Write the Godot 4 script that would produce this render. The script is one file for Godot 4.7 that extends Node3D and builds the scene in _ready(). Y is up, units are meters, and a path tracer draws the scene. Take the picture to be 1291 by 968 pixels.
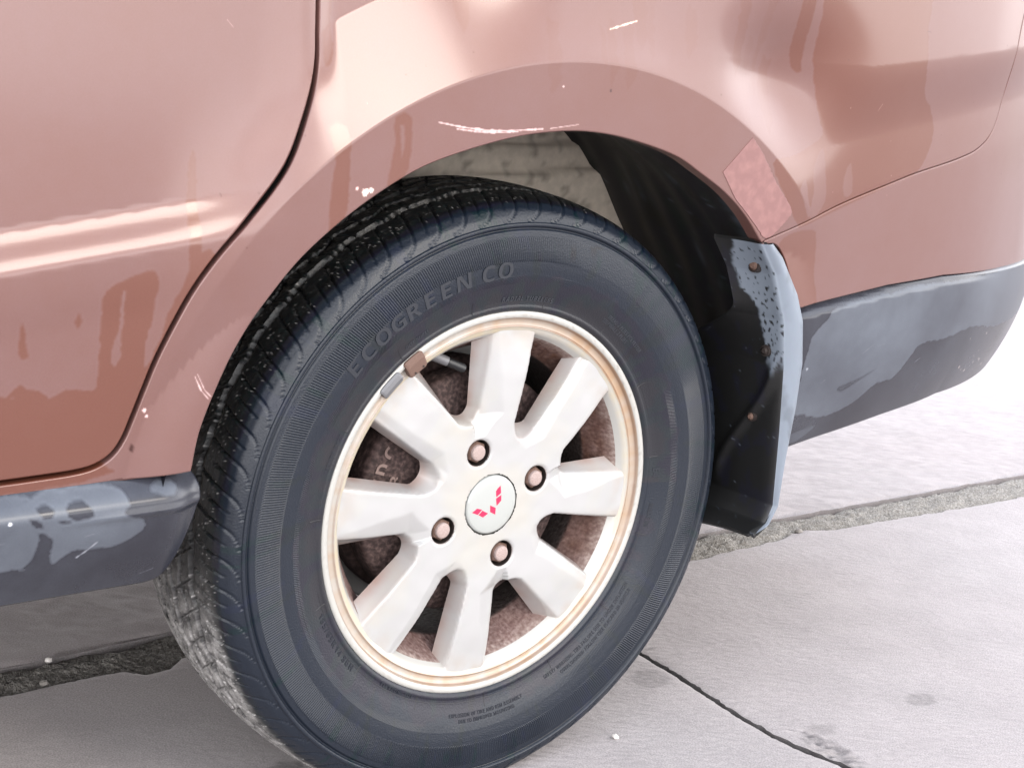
extends Node3D
# Rear wheel of a parked terracotta van on concrete slabs. Units are metres, y up, x towards the rear of the van, z out of its side.
# Wheel and body parts are built about the axle end and stand AXLE above the ground.

const AXLE := 0.290
const R_TYRE := 0.303
const TU0 := -0.75      # paint texture: u from TU0, TUW wide; y from TY0, TYH high
const TUW := 1.70
const TY0 := -0.10
const TYH := 0.72
const TPX := 1200.0     # its pixels per metre

var rng := RandomNumberGenerator.new()
var n1 := FastNoiseLite.new()
var n2 := FastNoiseLite.new()
var n3 := FastNoiseLite.new()
var M := {}
var car: Node3D
var wheel: Node3D


# ---------------------------------------------------------------- mesh building
class MB:
	var v := PackedVector3Array()
	var n := PackedVector3Array()
	var t := PackedVector2Array()
	var c := PackedColorArray()
	var i := PackedInt32Array()

	func add(p: Vector3, nn := Vector3.UP, uv := Vector2.ZERO, col := Color.WHITE) -> int:
		v.append(p)
		n.append(nn)
		t.append(uv)
		c.append(col)
		return v.size() - 1

	func tri(a: int, b: int, d: int) -> void:
		i.append(a)
		i.append(b)
		i.append(d)

	func quad(a: int, b: int, d: int, e: int) -> void:
		tri(a, b, d)
		tri(a, d, e)

	func smooth(from := 0) -> void:          # normals from the faces as they are wound (clockwise seen from outside)
		for k in range(from, n.size()):
			n[k] = Vector3.ZERO
		for k in range(0, i.size(), 3):
			if i[k] < from:
				continue
			var a := v[i[k]]
			var nn := (v[i[k + 2]] - a).cross(v[i[k + 1]] - a)
			n[i[k]] += nn
			n[i[k + 1]] += nn
			n[i[k + 2]] += nn
		for k in range(from, n.size()):
			n[k] = n[k].normalized()

	func flat() -> void:
		var vv := PackedVector3Array()
		var nn := PackedVector3Array()
		var tt := PackedVector2Array()
		var cc := PackedColorArray()
		var ii := PackedInt32Array()
		for k in range(0, i.size(), 3):
			var a := v[i[k]]
			var m := (v[i[k + 2]] - a).cross(v[i[k + 1]] - a).normalized()
			for j in 3:
				vv.append(v[i[k + j]])
				nn.append(m)
				tt.append(t[i[k + j]])
				cc.append(c[i[k + j]])
				ii.append(vv.size() - 1)
		v = vv
		n = nn
		t = tt
		c = cc
		i = ii

	func face_out() -> void:                 # wind every face to agree with its normals
		for k in range(0, i.size(), 3):
			var a := v[i[k]]
			var m := (v[i[k + 2]] - a).cross(v[i[k + 1]] - a)
			if m.dot(n[i[k]] + n[i[k + 1]] + n[i[k + 2]]) < 0.0:
				var s := i[k + 1]
				i[k + 1] = i[k + 2]
				i[k + 2] = s

	func mesh() -> ArrayMesh:
		face_out()
		var a := []
		a.resize(Mesh.ARRAY_MAX)
		a[Mesh.ARRAY_VERTEX] = v
		a[Mesh.ARRAY_NORMAL] = n
		a[Mesh.ARRAY_TEX_UV] = t
		a[Mesh.ARRAY_COLOR] = c
		a[Mesh.ARRAY_INDEX] = i
		var m := ArrayMesh.new()
		m.add_surface_from_arrays(Mesh.PRIMITIVE_TRIANGLES, a)
		return m


func put(called: String, mb: MB, mat: Material, parent: Node3D, at := Vector3.ZERO) -> MeshInstance3D:
	var o := MeshInstance3D.new()
	o.name = called
	o.mesh = mb.mesh()
	o.material_override = mat
	o.position = at
	parent.add_child(o, true)
	return o


func tag(o: Node, label := "", category := "", group := "", kind := "") -> void:
	if label:
		o.set_meta("label", label)
	if category:
		o.set_meta("category", category)
	if group:
		o.set_meta("group", group)
	if kind:
		o.set_meta("kind", kind)


func lathe(mb: MB, prof: Array, seg: int, a0 := 0.0, a1 := TAU, col = null, sharp := false) -> void:
	# prof: Vector2(radius, z); turned about the z axis. Normals point to the left of the profile's direction turned outwards.
	var rows := prof.size()
	var start := mb.v.size()
	for k in rows:
		var p: Vector2 = prof[k]
		var d: Vector2 = (prof[mini(k + 1, rows - 1)] - prof[maxi(k - 1, 0)]).normalized()
		var nr := -d.y
		var nz := d.x
		for j in seg + 1:
			var a := a0 + (a1 - a0) * j / seg
			var cc: Color = col.call(a, p, k) if col != null else Color.WHITE
			mb.add(Vector3(p.x * cos(a), p.x * sin(a), p.y), Vector3(nr * cos(a), nr * sin(a), nz), Vector2(a / TAU, float(k) / rows), cc)
	for k in rows - 1:
		for j in seg:
			var q := start + k * (seg + 1) + j
			mb.quad(q, q + 1, q + seg + 2, q + seg + 1)


func box(mb: MB, c: Vector3, s: Vector3, b := Basis.IDENTITY, bev := 0.0, col := Color.WHITE) -> void:
	# a box with chamfered edges
	var h := s * 0.5
	for ax in 3:
		for sg in [-1.0, 1.0]:
			var nn := Vector3.ZERO
			nn[ax] = sg
			var u := Vector3.ZERO
			u[(ax + 1) % 3] = 1.0
			var w := Vector3.ZERO
			w[(ax + 2) % 3] = 1.0
			var q := []
			for k in [[-1, -1], [1, -1], [1, 1], [-1, 1]]:
				var p := Vector3.ZERO
				p[ax] = sg * h[ax]
				p[(ax + 1) % 3] = k[0] * (h[(ax + 1) % 3] - bev)
				p[(ax + 2) % 3] = k[1] * (h[(ax + 2) % 3] - bev)
				q.append(mb.add(c + b * p, b * nn, Vector2(k[0], k[1]), col))
			mb.quad(q[0], q[1], q[2], q[3])
	if bev > 0.0:
		for ax in 3:
			var a1 := (ax + 1) % 3
			var a2 := (ax + 2) % 3
			for s1 in [-1.0, 1.0]:
				for s2 in [-1.0, 1.0]:
					var q2 := []
					var nn2 := Vector3.ZERO
					nn2[a1] = s1
					nn2[a2] = s2
					for e in [[-1, 0], [1, 0], [1, 1], [-1, 1]]:
						var p2 := Vector3.ZERO
						p2[ax] = e[0] * (h[ax] - bev)
						p2[a1] = s1 * (h[a1] - (0.0 if e[1] == 0 else bev))
						p2[a2] = s2 * (h[a2] - (bev if e[1] == 0 else 0.0))
						q2.append(mb.add(c + b * p2, b * nn2.normalized(), Vector2.ZERO, col))
					mb.quad(q2[0], q2[1], q2[2], q2[3])


func tube(mb: MB, pts: Array, radii: Array, seg := 16, cap := true, col := Color.WHITE) -> void:
	var start := mb.v.size()
	for k in pts.size():
		var d: Vector3 = (pts[mini(k + 1, pts.size() - 1)] - pts[maxi(k - 1, 0)]).normalized()
		var u := d.cross(Vector3(0.31, 0.87, 0.21)).normalized()
		var w := d.cross(u)
		for j in seg:
			var a := TAU * j / seg
			var nn := u * cos(a) + w * sin(a)
			mb.add(pts[k] + nn * radii[k], nn, Vector2.ZERO, col)
	for k in pts.size() - 1:
		for j in seg:
			var q := start + k * seg
			mb.quad(q + j, q + (j + 1) % seg, q + seg + (j + 1) % seg, q + seg + j)
	if cap:
		for e in [0, pts.size() - 1]:
			var d2: Vector3 = (pts[0] - pts[1]).normalized() if e == 0 else (pts[e] - pts[e - 1]).normalized()
			var mid := mb.add(pts[e], d2, Vector2.ZERO, col)
			var ring := []
			for j in seg:
				ring.append(mb.add(mb.v[start + e * seg + j], d2, Vector2.ZERO, col))
			for j in seg:
				mb.tri(mid, ring[j], ring[(j + 1) % seg])


func spans(a: float, b: float, step: float) -> PackedFloat32Array:
	var r := PackedFloat32Array()
	var k := maxi(1, roundi((b - a) / step))
	for j in k + 1:
		r.append(a + (b - a) * j / k)
	return r


func joined(parts: Array) -> PackedFloat32Array:
	var r := PackedFloat32Array()
	for p in parts:
		for x in p:
			if r.is_empty() or x > r[r.size() - 1] + 1e-6:
				r.append(x)
	return r


func clip_sheet(mb: MB, outline: PackedVector2Array, us: PackedFloat32Array, vs: PackedFloat32Array, pos: Callable, uvf = null, colf = null, eps := 0.0006) -> void:
	# a curved sheet pos(u, v) cut to the outline
	var nu := us.size()
	var nv := vs.size()
	var inside := PackedByteArray()
	inside.resize(nu * nv)
	var idx := PackedInt32Array()
	idx.resize(nu * nv)
	idx.fill(-1)
	var lo := outline[0]
	var hi := outline[0]
	for q in outline:
		lo = lo.min(q)
		hi = hi.max(q)
	for j in nv:
		for i in nu:
			var q := Vector2(us[i], vs[j])
			inside[j * nu + i] = 1 if q.x >= lo.x and q.x <= hi.x and q.y >= lo.y and q.y <= hi.y and Geometry2D.is_point_in_polygon(q, outline) else 0
	var vert := func(q: Vector2) -> int:
		var p: Vector3 = pos.call(q.x, q.y)
		var pu: Vector3 = pos.call(q.x + eps, q.y)
		var pv: Vector3 = pos.call(q.x, q.y + eps)
		return mb.add(p, (pu - p).cross(pv - p).normalized(), uvf.call(q.x, q.y, p) if uvf != null else q, colf.call(q.x, q.y, p) if colf != null else Color.WHITE)
	var edge := {}
	for k in outline.size():
		var a := outline[k]
		var b := outline[(k + 1) % outline.size()]
		var ci := clampi(us.bsearch(a.x, false) - 1, 0, nu - 2)
		var cj := clampi(vs.bsearch(a.y, false) - 1, 0, nv - 2)
		var fine := minf(us[ci + 1] - us[ci], vs[cj + 1] - vs[cj])
		var m := maxi(1, ceili(a.distance_to(b) / fine * 3.0))
		for e in m:
			var q := a.lerp(b, float(e) / m)
			edge[clampi(vs.bsearch(q.y, false) - 1, 0, nv - 2) * nu + clampi(us.bsearch(q.x, false) - 1, 0, nu - 2)] = true
	for j in nv - 1:
		for i in nu - 1:
			var k := j * nu + i
			var s := inside[k] + inside[k + 1] + inside[k + nu] + inside[k + nu + 1]
			if s == 4 and not edge.has(k):
				for m in [k, k + 1, k + nu + 1, k + nu]:
					if idx[m] < 0:
						idx[m] = vert.call(Vector2(us[m % nu], vs[m / nu]))
				mb.quad(idx[k], idx[k + 1], idx[k + nu + 1], idx[k + nu])
			elif s > 0 or edge.has(k):
				var cell := PackedVector2Array([Vector2(us[i], vs[j]), Vector2(us[i + 1], vs[j]), Vector2(us[i + 1], vs[j + 1]), Vector2(us[i], vs[j + 1])])
				for piece in Geometry2D.intersect_polygons(cell, outline):
					var ids := []
					for q in piece:
						ids.append(vert.call(q))
					var tr := Geometry2D.triangulate_polygon(piece)
					if tr.is_empty():
						for m in range(1, ids.size() - 1):
							mb.tri(ids[0], ids[m], ids[m + 1])
					for m in range(0, tr.size(), 3):
						mb.tri(ids[tr[m]], ids[tr[m + 1]], ids[tr[m + 2]])


func hem(mb: MB, line: PackedVector2Array, closed: bool, pos: Callable, depth: float, rad := 0.0012, uvf = null, colf = null, flip := 1.0) -> void:
	# the rolled edge of a sheet: turns over a small radius and goes depth inwards
	var cnt := line.size()
	var start := mb.v.size()
	var e := 0.0006
	for k in cnt:
		var a := line[(k - 1 + cnt) % cnt] if closed or k > 0 else line[k]
		var b := line[(k + 1) % cnt] if closed or k < cnt - 1 else line[k]
		var q := line[k]
		var d := (b - a).normalized()
		var o2 := Vector2(d.y, -d.x) * flip
		var p: Vector3 = pos.call(q.x, q.y)
		var pu: Vector3 = (pos.call(q.x + e, q.y) - p) / e
		var pv: Vector3 = (pos.call(q.x, q.y + e) - p) / e
		var nn := pu.cross(pv).normalized()
		var o := (pu * o2.x + pv * o2.y)
		o = (o - nn * o.dot(nn)).normalized()
		var uv: Vector2 = uvf.call(q.x, q.y, p) if uvf != null else q
		var cc: Color = colf.call(q.x, q.y, p) if colf != null else Color.WHITE
		for m in [[0.0, 0.0, 0.1], [0.5, 0.134, 0.5], [0.866, 0.5, 0.85], [1.0, 1.0, 1.0]]:
			mb.add(p + o * rad * m[0] - nn * rad * m[1], (nn * (1.0 - m[2]) + o * m[2]).normalized(), uv, cc)
		mb.add(p + o * rad - nn * depth, o, uv, cc)
	var last := cnt if closed else cnt - 1
	for k in last:
		var q0 := start + k * 5
		var q1 := start + ((k + 1) % cnt) * 5
		for m in 4:
			mb.quad(q0 + m, q1 + m, q1 + m + 1, q0 + m + 1)


func pts2(a: Array) -> PackedVector2Array:
	var r := PackedVector2Array()
	for k in range(0, a.size(), 2):
		r.append(Vector2(a[k], a[k + 1]))
	return r


func curve(p: PackedVector2Array, step: float, closed := false) -> PackedVector2Array:
	# a Catmull-Rom line through the points
	var r := PackedVector2Array()
	var cnt := p.size()
	for k in (cnt if closed else cnt - 1):
		var a := p[(k - 1 + cnt) % cnt] if closed or k > 0 else p[0] * 2.0 - p[1]
		var b := p[k]
		var c := p[(k + 1) % cnt]
		var d := p[(k + 2) % cnt] if closed or k + 2 < cnt else p[cnt - 1] * 2.0 - p[cnt - 2]
		var m := maxi(1, ceili(b.distance_to(c) / step))
		for j in m:
			r.append(b.cubic_interpolate(c, a, d, float(j) / m))
	if not closed:
		r.append(p[cnt - 1])
	return r


func offset_line(p: PackedVector2Array, d: float) -> PackedVector2Array:
	var r := PackedVector2Array()
	for k in p.size():
		var t := (p[mini(k + 1, p.size() - 1)] - p[maxi(k - 1, 0)]).normalized()
		r.append(p[k] + Vector2(-t.y, t.x) * d)
	return r


func back(p: PackedVector2Array) -> PackedVector2Array:
	var r := p.duplicate()
	r.reverse()
	return r


func lerp_table(tab: Array, x: float) -> float:
	if x <= tab[0]:
		return tab[1]
	for k in range(2, tab.size(), 2):
		if x <= tab[k]:
			return lerpf(tab[k - 1], tab[k + 1], (x - tab[k - 2]) / (tab[k] - tab[k - 2]))
	return tab[tab.size() - 1]


# ---------------------------------------------------------------- the shape of the van's side
func plan(u: float) -> Array:                # [where in plan (x, z), outward normal in plan]
	if u <= 0.45:
		return [Vector2(u, 0), Vector2(0, 1)]
	if u <= 0.6:
		return [Vector2(u, -0.3 * (u - 0.45) ** 2), Vector2(0, 1)]
	if u <= 0.9:
		var s := smoothstep(0.7, 0.9, u)
		return [Vector2(u, -0.00675 - 0.09 * (u - 0.6) - 0.93 * (u - 0.6) ** 2), Vector2(0.55 * s, 1).normalized()]
	var a := 0.575 + minf((u - 0.9) / 0.18, 0.996)     # heading turns from 33 to 90 degrees
	var w := Vector2(0.9, -0.11745) + 0.18 * Vector2(sin(a) - sin(0.575), cos(a) - cos(0.575))
	if u > 0.9 + 0.18 * 0.996:
		w.y -= u - 0.9 - 0.18 * 0.996
	return [w, Vector2(sin(a), cos(a)).lerp(Vector2(0.482, 0.876), 1.0 - smoothstep(0.9, 0.95, u))]


func on_body(u: float, y: float, out: float) -> Vector3:
	if u <= 0.45:
		return Vector3(u, y, out)
	var p := plan(u)
	var w: Vector2 = p[0] + p[1] * out
	return Vector3(w.x, y, w.y)


func side_depth(u: float, y: float) -> float:
	# the upper body, door and quarter panel, without the wheel-arch flare
	var crease := 0.252 + (u + 0.5) * 0.14
	var left := 0.047
	if y > crease:
		var d := y - crease
		left -= 0.013 * smoothstep(0.0, 0.035, d) + 0.05 * maxf(0.0, d - 0.03) + 0.12 * maxf(0.0, y - 0.5)
	else:
		left -= 0.05 * (crease - y) * smoothstep(0.0, 0.05, crease - y)
	if u < -0.36:
		return left
	var base := lerpf(left, 0.047 - 0.08 * maxf(0.0, y - 0.41), smoothstep(-0.30, -0.16, u))
	if u > 0.1:
		var yl := 0.346 + (u - 0.3) * 0.165
		var yu := 0.438 + 0.12 * maxf(0.0, u - 0.4)
		var right := 0.047 + 0.0075 * smoothstep(0.0, 1.0, (y - yl) / (yu - yl)) if y > yl else 0.047 + 0.02 * minf(yl - y, 0.05)
		right -= 0.04 * maxf(0.0, y - yu)
		right -= 0.024 * exp(-pow((u - 0.265) / 0.075, 2.0) - pow((y - 0.42) / 0.055, 2.0))
		base = lerpf(base, right, smoothstep(0.10, 0.24, u))
	return base


func body(u: float, y: float) -> Vector3:
	var z := side_depth(u, y)
	if absf(u) < 0.62 and y > -0.05:
		var r := sqrt(u * u + y * y)
		var th := rad_to_deg(atan2(y, u))
		var rc := crease_r(th)
		var amp := smoothstep(166.0, 128.0, th) * smoothstep(34.0, 47.0, th)
		if r < rc:
			z = lerpf(z, 0.0545, maxf(amp, smoothstep(0.05, 0.0, r - 0.37) * 0.6))
		elif amp > 0.0:
			# over the wheel a rounded shoulder; ahead of it the panel falls straight away from the crease
			var lam := 0.021 + 0.012 * smoothstep(85.0, 50.0, th) + 0.012 * smoothstep(95.0, 125.0, th)
			var d := r - rc
			var za := lerpf(z, maxf(0.0545, z), exp(-d / lam * (0.7 + 0.3 * d / lam)))
			var zb := 0.0545 - 0.40 * minf(d, 0.08) - 0.14 * maxf(0.0, d - 0.08)
			z = lerpf(z, lerpf(za, zb, smoothstep(86.0, 104.0, th) * smoothstep(-0.262, -0.222, u)), amp)
	return on_body(u, y, z)


func body_uv(u: float, y: float, _p = null) -> Vector2:
	return Vector2((u - TU0) / TUW, 1.0 - (y - TY0) / TYH)


const TRIM_TOP := [0.339, 0.187, 0.400, 0.195, 0.480, 0.205, 0.581, 0.211, 0.90, 0.206, 2.0, 0.206]
const TRIM_BOT := [0.34, 0.016, 0.367, 0.020, 0.431, 0.030, 0.544, 0.045, 0.660, 0.057, 0.834, 0.058, 2.0, 0.058]


func trim_pos(u: float, y: float) -> Vector3:
	var a := lerp_table(TRIM_BOT, u)
	var b := lerp_table(TRIM_TOP, u)
	var t := (y - a) / (b - a)
	var z := 0.052 - 0.034 * pow(clampf(1.0 - t, 0.0, 1.2), 2.2) - 0.011 * smoothstep(0.93, 1.0, t) * smoothstep(0.75, 0.4, u)
	return on_body(u, y, z)


func rocker_pos(u: float, y: float) -> Vector3:
	var t := (y + 0.006) / 0.096
	var z := 0.056 - 0.030 * pow(clampf(1.0 - t, 0.0, 1.2), 1.9)
	z += 0.0022 * exp(-pow((y - 0.0635 - 0.01 * (u + 0.42)) / 0.0035, 2.0)) * smoothstep(-0.47, -0.40, u)
	z -= 0.020 * pow(smoothstep(0.066, 0.092, y), 1.6)
	z -= 0.014 * pow(smoothstep(-0.375, -0.333, u), 2.0)
	return Vector3(u, y, z)


# ---------------------------------------------------------------- textures and materials
func noise_data(w: int, h: int, freq: float, oct: int, sd: int, type := FastNoiseLite.TYPE_SIMPLEX_SMOOTH) -> PackedByteArray:
	var f := FastNoiseLite.new()
	f.seed = sd
	f.noise_type = type
	f.frequency = freq
	f.fractal_octaves = oct
	return f.get_image(w, h, false, false, true).get_data()


func noise_tex(size: int, freq: float, oct: int, sd: int, lo: Color, hi: Color, mid := -1.0, normal := false, bump := 4.0, type := FastNoiseLite.TYPE_SIMPLEX_SMOOTH) -> NoiseTexture2D:
	var f := FastNoiseLite.new()
	f.seed = sd
	f.noise_type = type
	f.frequency = freq
	f.fractal_octaves = oct
	var t := NoiseTexture2D.new()
	t.width = size
	t.height = size
	t.seamless = true
	t.noise = f
	if normal:
		t.as_normal_map = true
		t.bump_strength = bump
	else:
		var g := Gradient.new()
		g.set_color(0, lo)
		g.set_color(1, hi)
		if mid > 0.0:
			g.set_offset(0, mid)
		t.color_ramp = g
	return t


func mat(called: String, color: Color, rough: float, metal := 0.0) -> StandardMaterial3D:
	var m := StandardMaterial3D.new()
	m.resource_name = called
	m.albedo_color = color
	m.roughness = rough
	m.metallic = metal
	return m


func stamp(mask: PackedByteArray, w: int, h: int, poly: PackedVector2Array, val: int, nz: PackedByteArray, wob: float, soft := 0.0) -> void:
	# fills a polygon (u, y in metres) with a value, its edge made uneven by noise
	var lo := poly[0]
	var hi := poly[0]
	for q in poly:
		lo = lo.min(q)
		hi = hi.max(q)
	var i0 := clampi(int((lo.x - wob - TU0) * TPX), 0, w - 1)
	var i1 := clampi(int((hi.x + wob - TU0) * TPX), 0, w - 1)
	var j0 := clampi(int((TY0 + TYH - hi.y - wob) * TPX), 0, h - 1)
	var j1 := clampi(int((TY0 + TYH - lo.y + wob) * TPX), 0, h - 1)
	for j in range(j0, j1 + 1):
		for i in range(i0, i1 + 1):
			var a := (nz[j * w + i] / 255.0 - 0.5) * 2.0
			var q := Vector2(TU0 + i / TPX + a * wob, TY0 + TYH - j / TPX + a * wob * 0.6)
			if Geometry2D.is_point_in_polygon(q, poly):
				if soft > 0.0:
					mask[j * w + i] = int(lerpf(mask[j * w + i], val, soft))
				else:
					mask[j * w + i] = val


func soften(a: PackedByteArray, w: int, h: int, by: int) -> PackedByteArray:
	var im := Image.create_from_data(w, h, false, Image.FORMAT_L8, a)
	im.resize(w / by, h / by, Image.INTERPOLATE_LANCZOS)
	im.resize(w, h, Image.INTERPOLATE_CUBIC)
	return im.get_data()


func scratch(img: Image, pts: Array, col: Color, thick: float) -> void:
	var w := img.get_width()
	var h := img.get_height()
	for k in range(0, pts.size() - 2, 2):
		var a := Vector2((pts[k] - TU0) * TPX, (TY0 + TYH - pts[k + 1]) * TPX)
		var b := Vector2((pts[k + 2] - TU0) * TPX, (TY0 + TYH - pts[k + 3]) * TPX)
		var m := maxi(2, int(a.distance_to(b) * 2.0))
		for j in m:
			var q := a.lerp(b, float(j) / m)
			var rr := thick * (0.25 + 0.75 * absf(n2.get_noise_2d(q.x * 0.05, k * 7.0 + q.y * 0.05)) * 1.6)
			for y in range(floori(q.y - rr), ceili(q.y + rr) + 1):
				for x in range(floori(q.x - rr), ceili(q.x + rr) + 1):
					if x >= 0 and y >= 0 and x < w and y < h:
						var f := clampf(rr + 0.5 - q.distance_to(Vector2(x, y)), 0.0, 1.0)
						if f > 0.0:
							img.set_pixel(x, y, img.get_pixel(x, y).lerp(col, f * 0.85))


func chip(img: Image, u: float, y: float, r: float, col: Color) -> void:
	var cx := (u - TU0) * TPX
	var cy := (TY0 + TYH - y) * TPX
	var rp := r * TPX
	for j in range(floori(cy - rp * 1.5), ceili(cy + rp * 1.5) + 1):
		for i in range(floori(cx - rp * 1.5), ceili(cx + rp * 1.5) + 1):
			if i >= 0 and j >= 0 and i < img.get_width() and j < img.get_height():
				var d := Vector2(i - cx, j - cy)
				var e := rp * (1.0 + 0.35 * n1.get_noise_2d(d.angle() * 40.0 + cx * 7.0, cy))
				var f := clampf(e - d.length() + 0.5, 0.0, 1.0)
				if f > 0.0:
					img.set_pixel(i, j, img.get_pixel(i, j).lerp(col, f))


func paint_textures() -> void:
	var w := int(TUW * TPX)
	var h := int(TYH * TPX)
	var fine := noise_data(w, h, 0.05, 3, 11)
	var broad := noise_data(w, h, 0.006, 3, 12)
	var grain := noise_data(w, h, 0.45, 2, 13)
	var mask := PackedByteArray()
	mask.resize(w * h)
	mask.fill(205)
	# where rain has run through the film of dust
	var runs := [
		[0.0, 0.0018, [-0.80, 0.165, -0.507, 0.164, -0.495, 0.164, -0.486, 0.172, -0.479, 0.168, -0.472, 0.168, -0.462, 0.160, -0.449, 0.166, -0.429, 0.163, -0.425, 0.174, -0.424, 0.226, -0.422, 0.240, -0.408, 0.248, -0.383, 0.254, -0.383, 0.223, -0.389, 0.195, -0.388, 0.178, -0.379, 0.195, -0.370, 0.223, -0.362, 0.240, -0.349, 0.267, -0.335, 0.265, -0.365, 0.214, -0.387, 0.164, -0.395, 0.136, -0.408, 0.110, -0.421, 0.103, -0.436, 0.090, -0.80, 0.09]],
		[205.0, 0.001, [-0.409, 0.240, -0.407, 0.240, -0.407, 0.214, -0.408, 0.197, -0.408, 0.188, -0.412, 0.180, -0.416, 0.186, -0.414, 0.199, -0.411, 0.208, -0.410, 0.225]],
		[20.0, 0.001, [-0.485, 0.220, -0.481, 0.200, -0.480, 0.193, -0.484, 0.192, -0.487, 0.196, -0.487, 0.208]],
		[30.0, 0.001, [-0.442, 0.225, -0.439, 0.218, -0.443, 0.212, -0.445, 0.218]],
		[20.0, 0.0008, [-0.350, 0.344, -0.347, 0.332, -0.347, 0.289, -0.347, 0.253, -0.356, 0.253, -0.355, 0.300, -0.353, 0.328]],
		[10.0, 0.001, [-0.239, 0.365, -0.225, 0.366, -0.222, 0.333, -0.223, 0.297, -0.237, 0.270, -0.238, 0.310, -0.236, 0.342]],
		[50.0, 0.001, [-0.240, 0.52, -0.231, 0.52, -0.230, 0.429, -0.235, 0.412, -0.239, 0.411]],
		[40.0, 0.001, [-0.182, 0.375, -0.166, 0.375, -0.165, 0.335, -0.169, 0.328, -0.185, 0.315, -0.181, 0.351]],
		[205.0, 0.0005, [-0.177, 0.369, -0.173, 0.369, -0.171, 0.351, -0.173, 0.342]],
		[10.0, 0.0015, [0.323, 0.62, 0.477, 0.62, 0.477, 0.509, 0.476, 0.483, 0.481, 0.446, 0.489, 0.414, 0.512, 0.391, 0.519, 0.364, 0.501, 0.330, 0.467, 0.319, 0.335, 0.277, 0.319, 0.277, 0.299, 0.295, 0.266, 0.339, 0.283, 0.344, 0.309, 0.349, 0.339, 0.362, 0.344, 0.368, 0.332, 0.396, 0.321, 0.431, 0.316, 0.463]],
		[30.0, 0.001, [0.285, 0.62, 0.303, 0.62, 0.303, 0.457, 0.307, 0.428, 0.294, 0.433, 0.285, 0.470]],
		[170.0, 0.001, [0.345, 0.354, 0.352, 0.328, 0.356, 0.300, 0.339, 0.280, 0.332, 0.286, 0.335, 0.308, 0.332, 0.334]],
		[160.0, 0.0008, [0.390, 0.340, 0.398, 0.308, 0.385, 0.305, 0.382, 0.323]],
		[190.0, 0.001, [0.320, 0.323, 0.326, 0.306, 0.335, 0.288, 0.332, 0.283, 0.318, 0.303, 0.311, 0.314]],
		[60.0, 0.001, [0.294, 0.258, 0.341, 0.271, 0.352, 0.259, 0.356, 0.227, 0.367, 0.194, 0.378, 0.172, 0.344, 0.170, 0.321, 0.202]],
	]
	for r in runs:
		stamp(mask, w, h, curve(pts2(r[2]), 0.01, true), int(r[0]), fine, r[1])
	for k in 26:                             # faint runs on the panel above the arch
		var u := rng.randf_range(-0.14, 0.30)
		var y := rng.randf_range(0.44, 0.60)
		var ww := rng.randf_range(0.004, 0.016)
		var l := rng.randf_range(0.02, 0.09)
		stamp(mask, w, h, pts2([u, y, u + ww, y - 0.005, u + ww * 1.1, y - l, u + ww * 0.4, y - l - 0.012, u - 0.002, y - l * 0.8]), rng.randi_range(90, 170), fine, 0.003, 0.5)
	mask = soften(mask, w, h, 2)
	var rgb := PackedByteArray()
	rgb.resize(w * h * 3)
	var coat := PackedByteArray()
	coat.resize(w * h)
	var rough := PackedByteArray()
	rough.resize(w * h)
	var clean := Color(0.392, 0.226, 0.172)
	var dusty := Color(0.442, 0.330, 0.318)
	for k in w * h:
		var f := mask[k] / 255.0
		f = clampf(f + (broad[k] / 255.0 - 0.5) * 0.22 + (fine[k] / 255.0 - 0.5) * 0.07, 0.0, 1.0)
		var g := (grain[k] / 255.0 - 0.5) * 0.018
		rgb[k * 3] = int(255.0 * clampf(lerpf(clean.r, dusty.r, f) + g, 0.0, 1.0))
		rgb[k * 3 + 1] = int(255.0 * clampf(lerpf(clean.g, dusty.g, f) + g, 0.0, 1.0))
		rgb[k * 3 + 2] = int(255.0 * clampf(lerpf(clean.b, dusty.b, f) + g, 0.0, 1.0))
		coat[k] = int(255.0 * (0.85 - 0.45 * f))
		rough[k] = int(255.0 * clampf(0.03 + 0.07 * f + (fine[k] / 255.0 - 0.5) * 0.04, 0.02, 1.0))
	var img := Image.create_from_data(w, h, false, Image.FORMAT_RGB8, rgb)
	var pale := Color(0.80, 0.70, 0.69)
	scratch(img, [-0.139, 0.3715, -0.118, 0.3685, -0.105, 0.3670, -0.085, 0.3655, -0.062, 0.366, -0.040, 0.3672, -0.028, 0.368], pale, 1.5)
	scratch(img, [-0.120, 0.3665, -0.10, 0.3645, -0.08, 0.364, -0.055, 0.3652], pale, 1.2)
	scratch(img, [-0.02, 0.3685, 0.0, 0.371, 0.012, 0.3725], pale, 0.8)
	scratch(img, [0.044, 0.456, 0.077, 0.465], Color(0.95, 0.85, 0.75), 1.3)
	scratch(img, [-0.347, 0.169, -0.342, 0.158, -0.335, 0.150], pale, 0.8)
	scratch(img, [-0.345, 0.171, -0.339, 0.158, -0.333, 0.152], pale, 0.5)
	for k in 9:
		var u2 := rng.randf_range(-0.55, 0.72)
		var y2 := rng.randf_range(0.1, 0.5)
		var a := rng.randf_range(0.0, PI)
		var l2 := rng.randf_range(0.002, 0.012)
		scratch(img, [u2, y2, u2 + cos(a) * l2, y2 + sin(a) * l2], Color(0.66, 0.54, 0.52) if rng.randf() < 0.6 else Color(0.30, 0.18, 0.16), rng.randf_range(0.3, 0.5))
	chip(img, -0.206, 0.314, 0.0032, Color(0.88, 0.82, 0.78))
	chip(img, -0.2005, 0.3155, 0.0022, Color(0.88, 0.82, 0.78))
	chip(img, -0.214, 0.317, 0.0015, Color(0.9, 0.75, 0.72))
	chip(img, -0.386, 0.144, 0.0018, pale)
	chip(img, -0.384, 0.139, 0.0012, pale)
	chip(img, 0.045, 0.403, 0.0013, Color(0.25, 0.15, 0.14))
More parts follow.
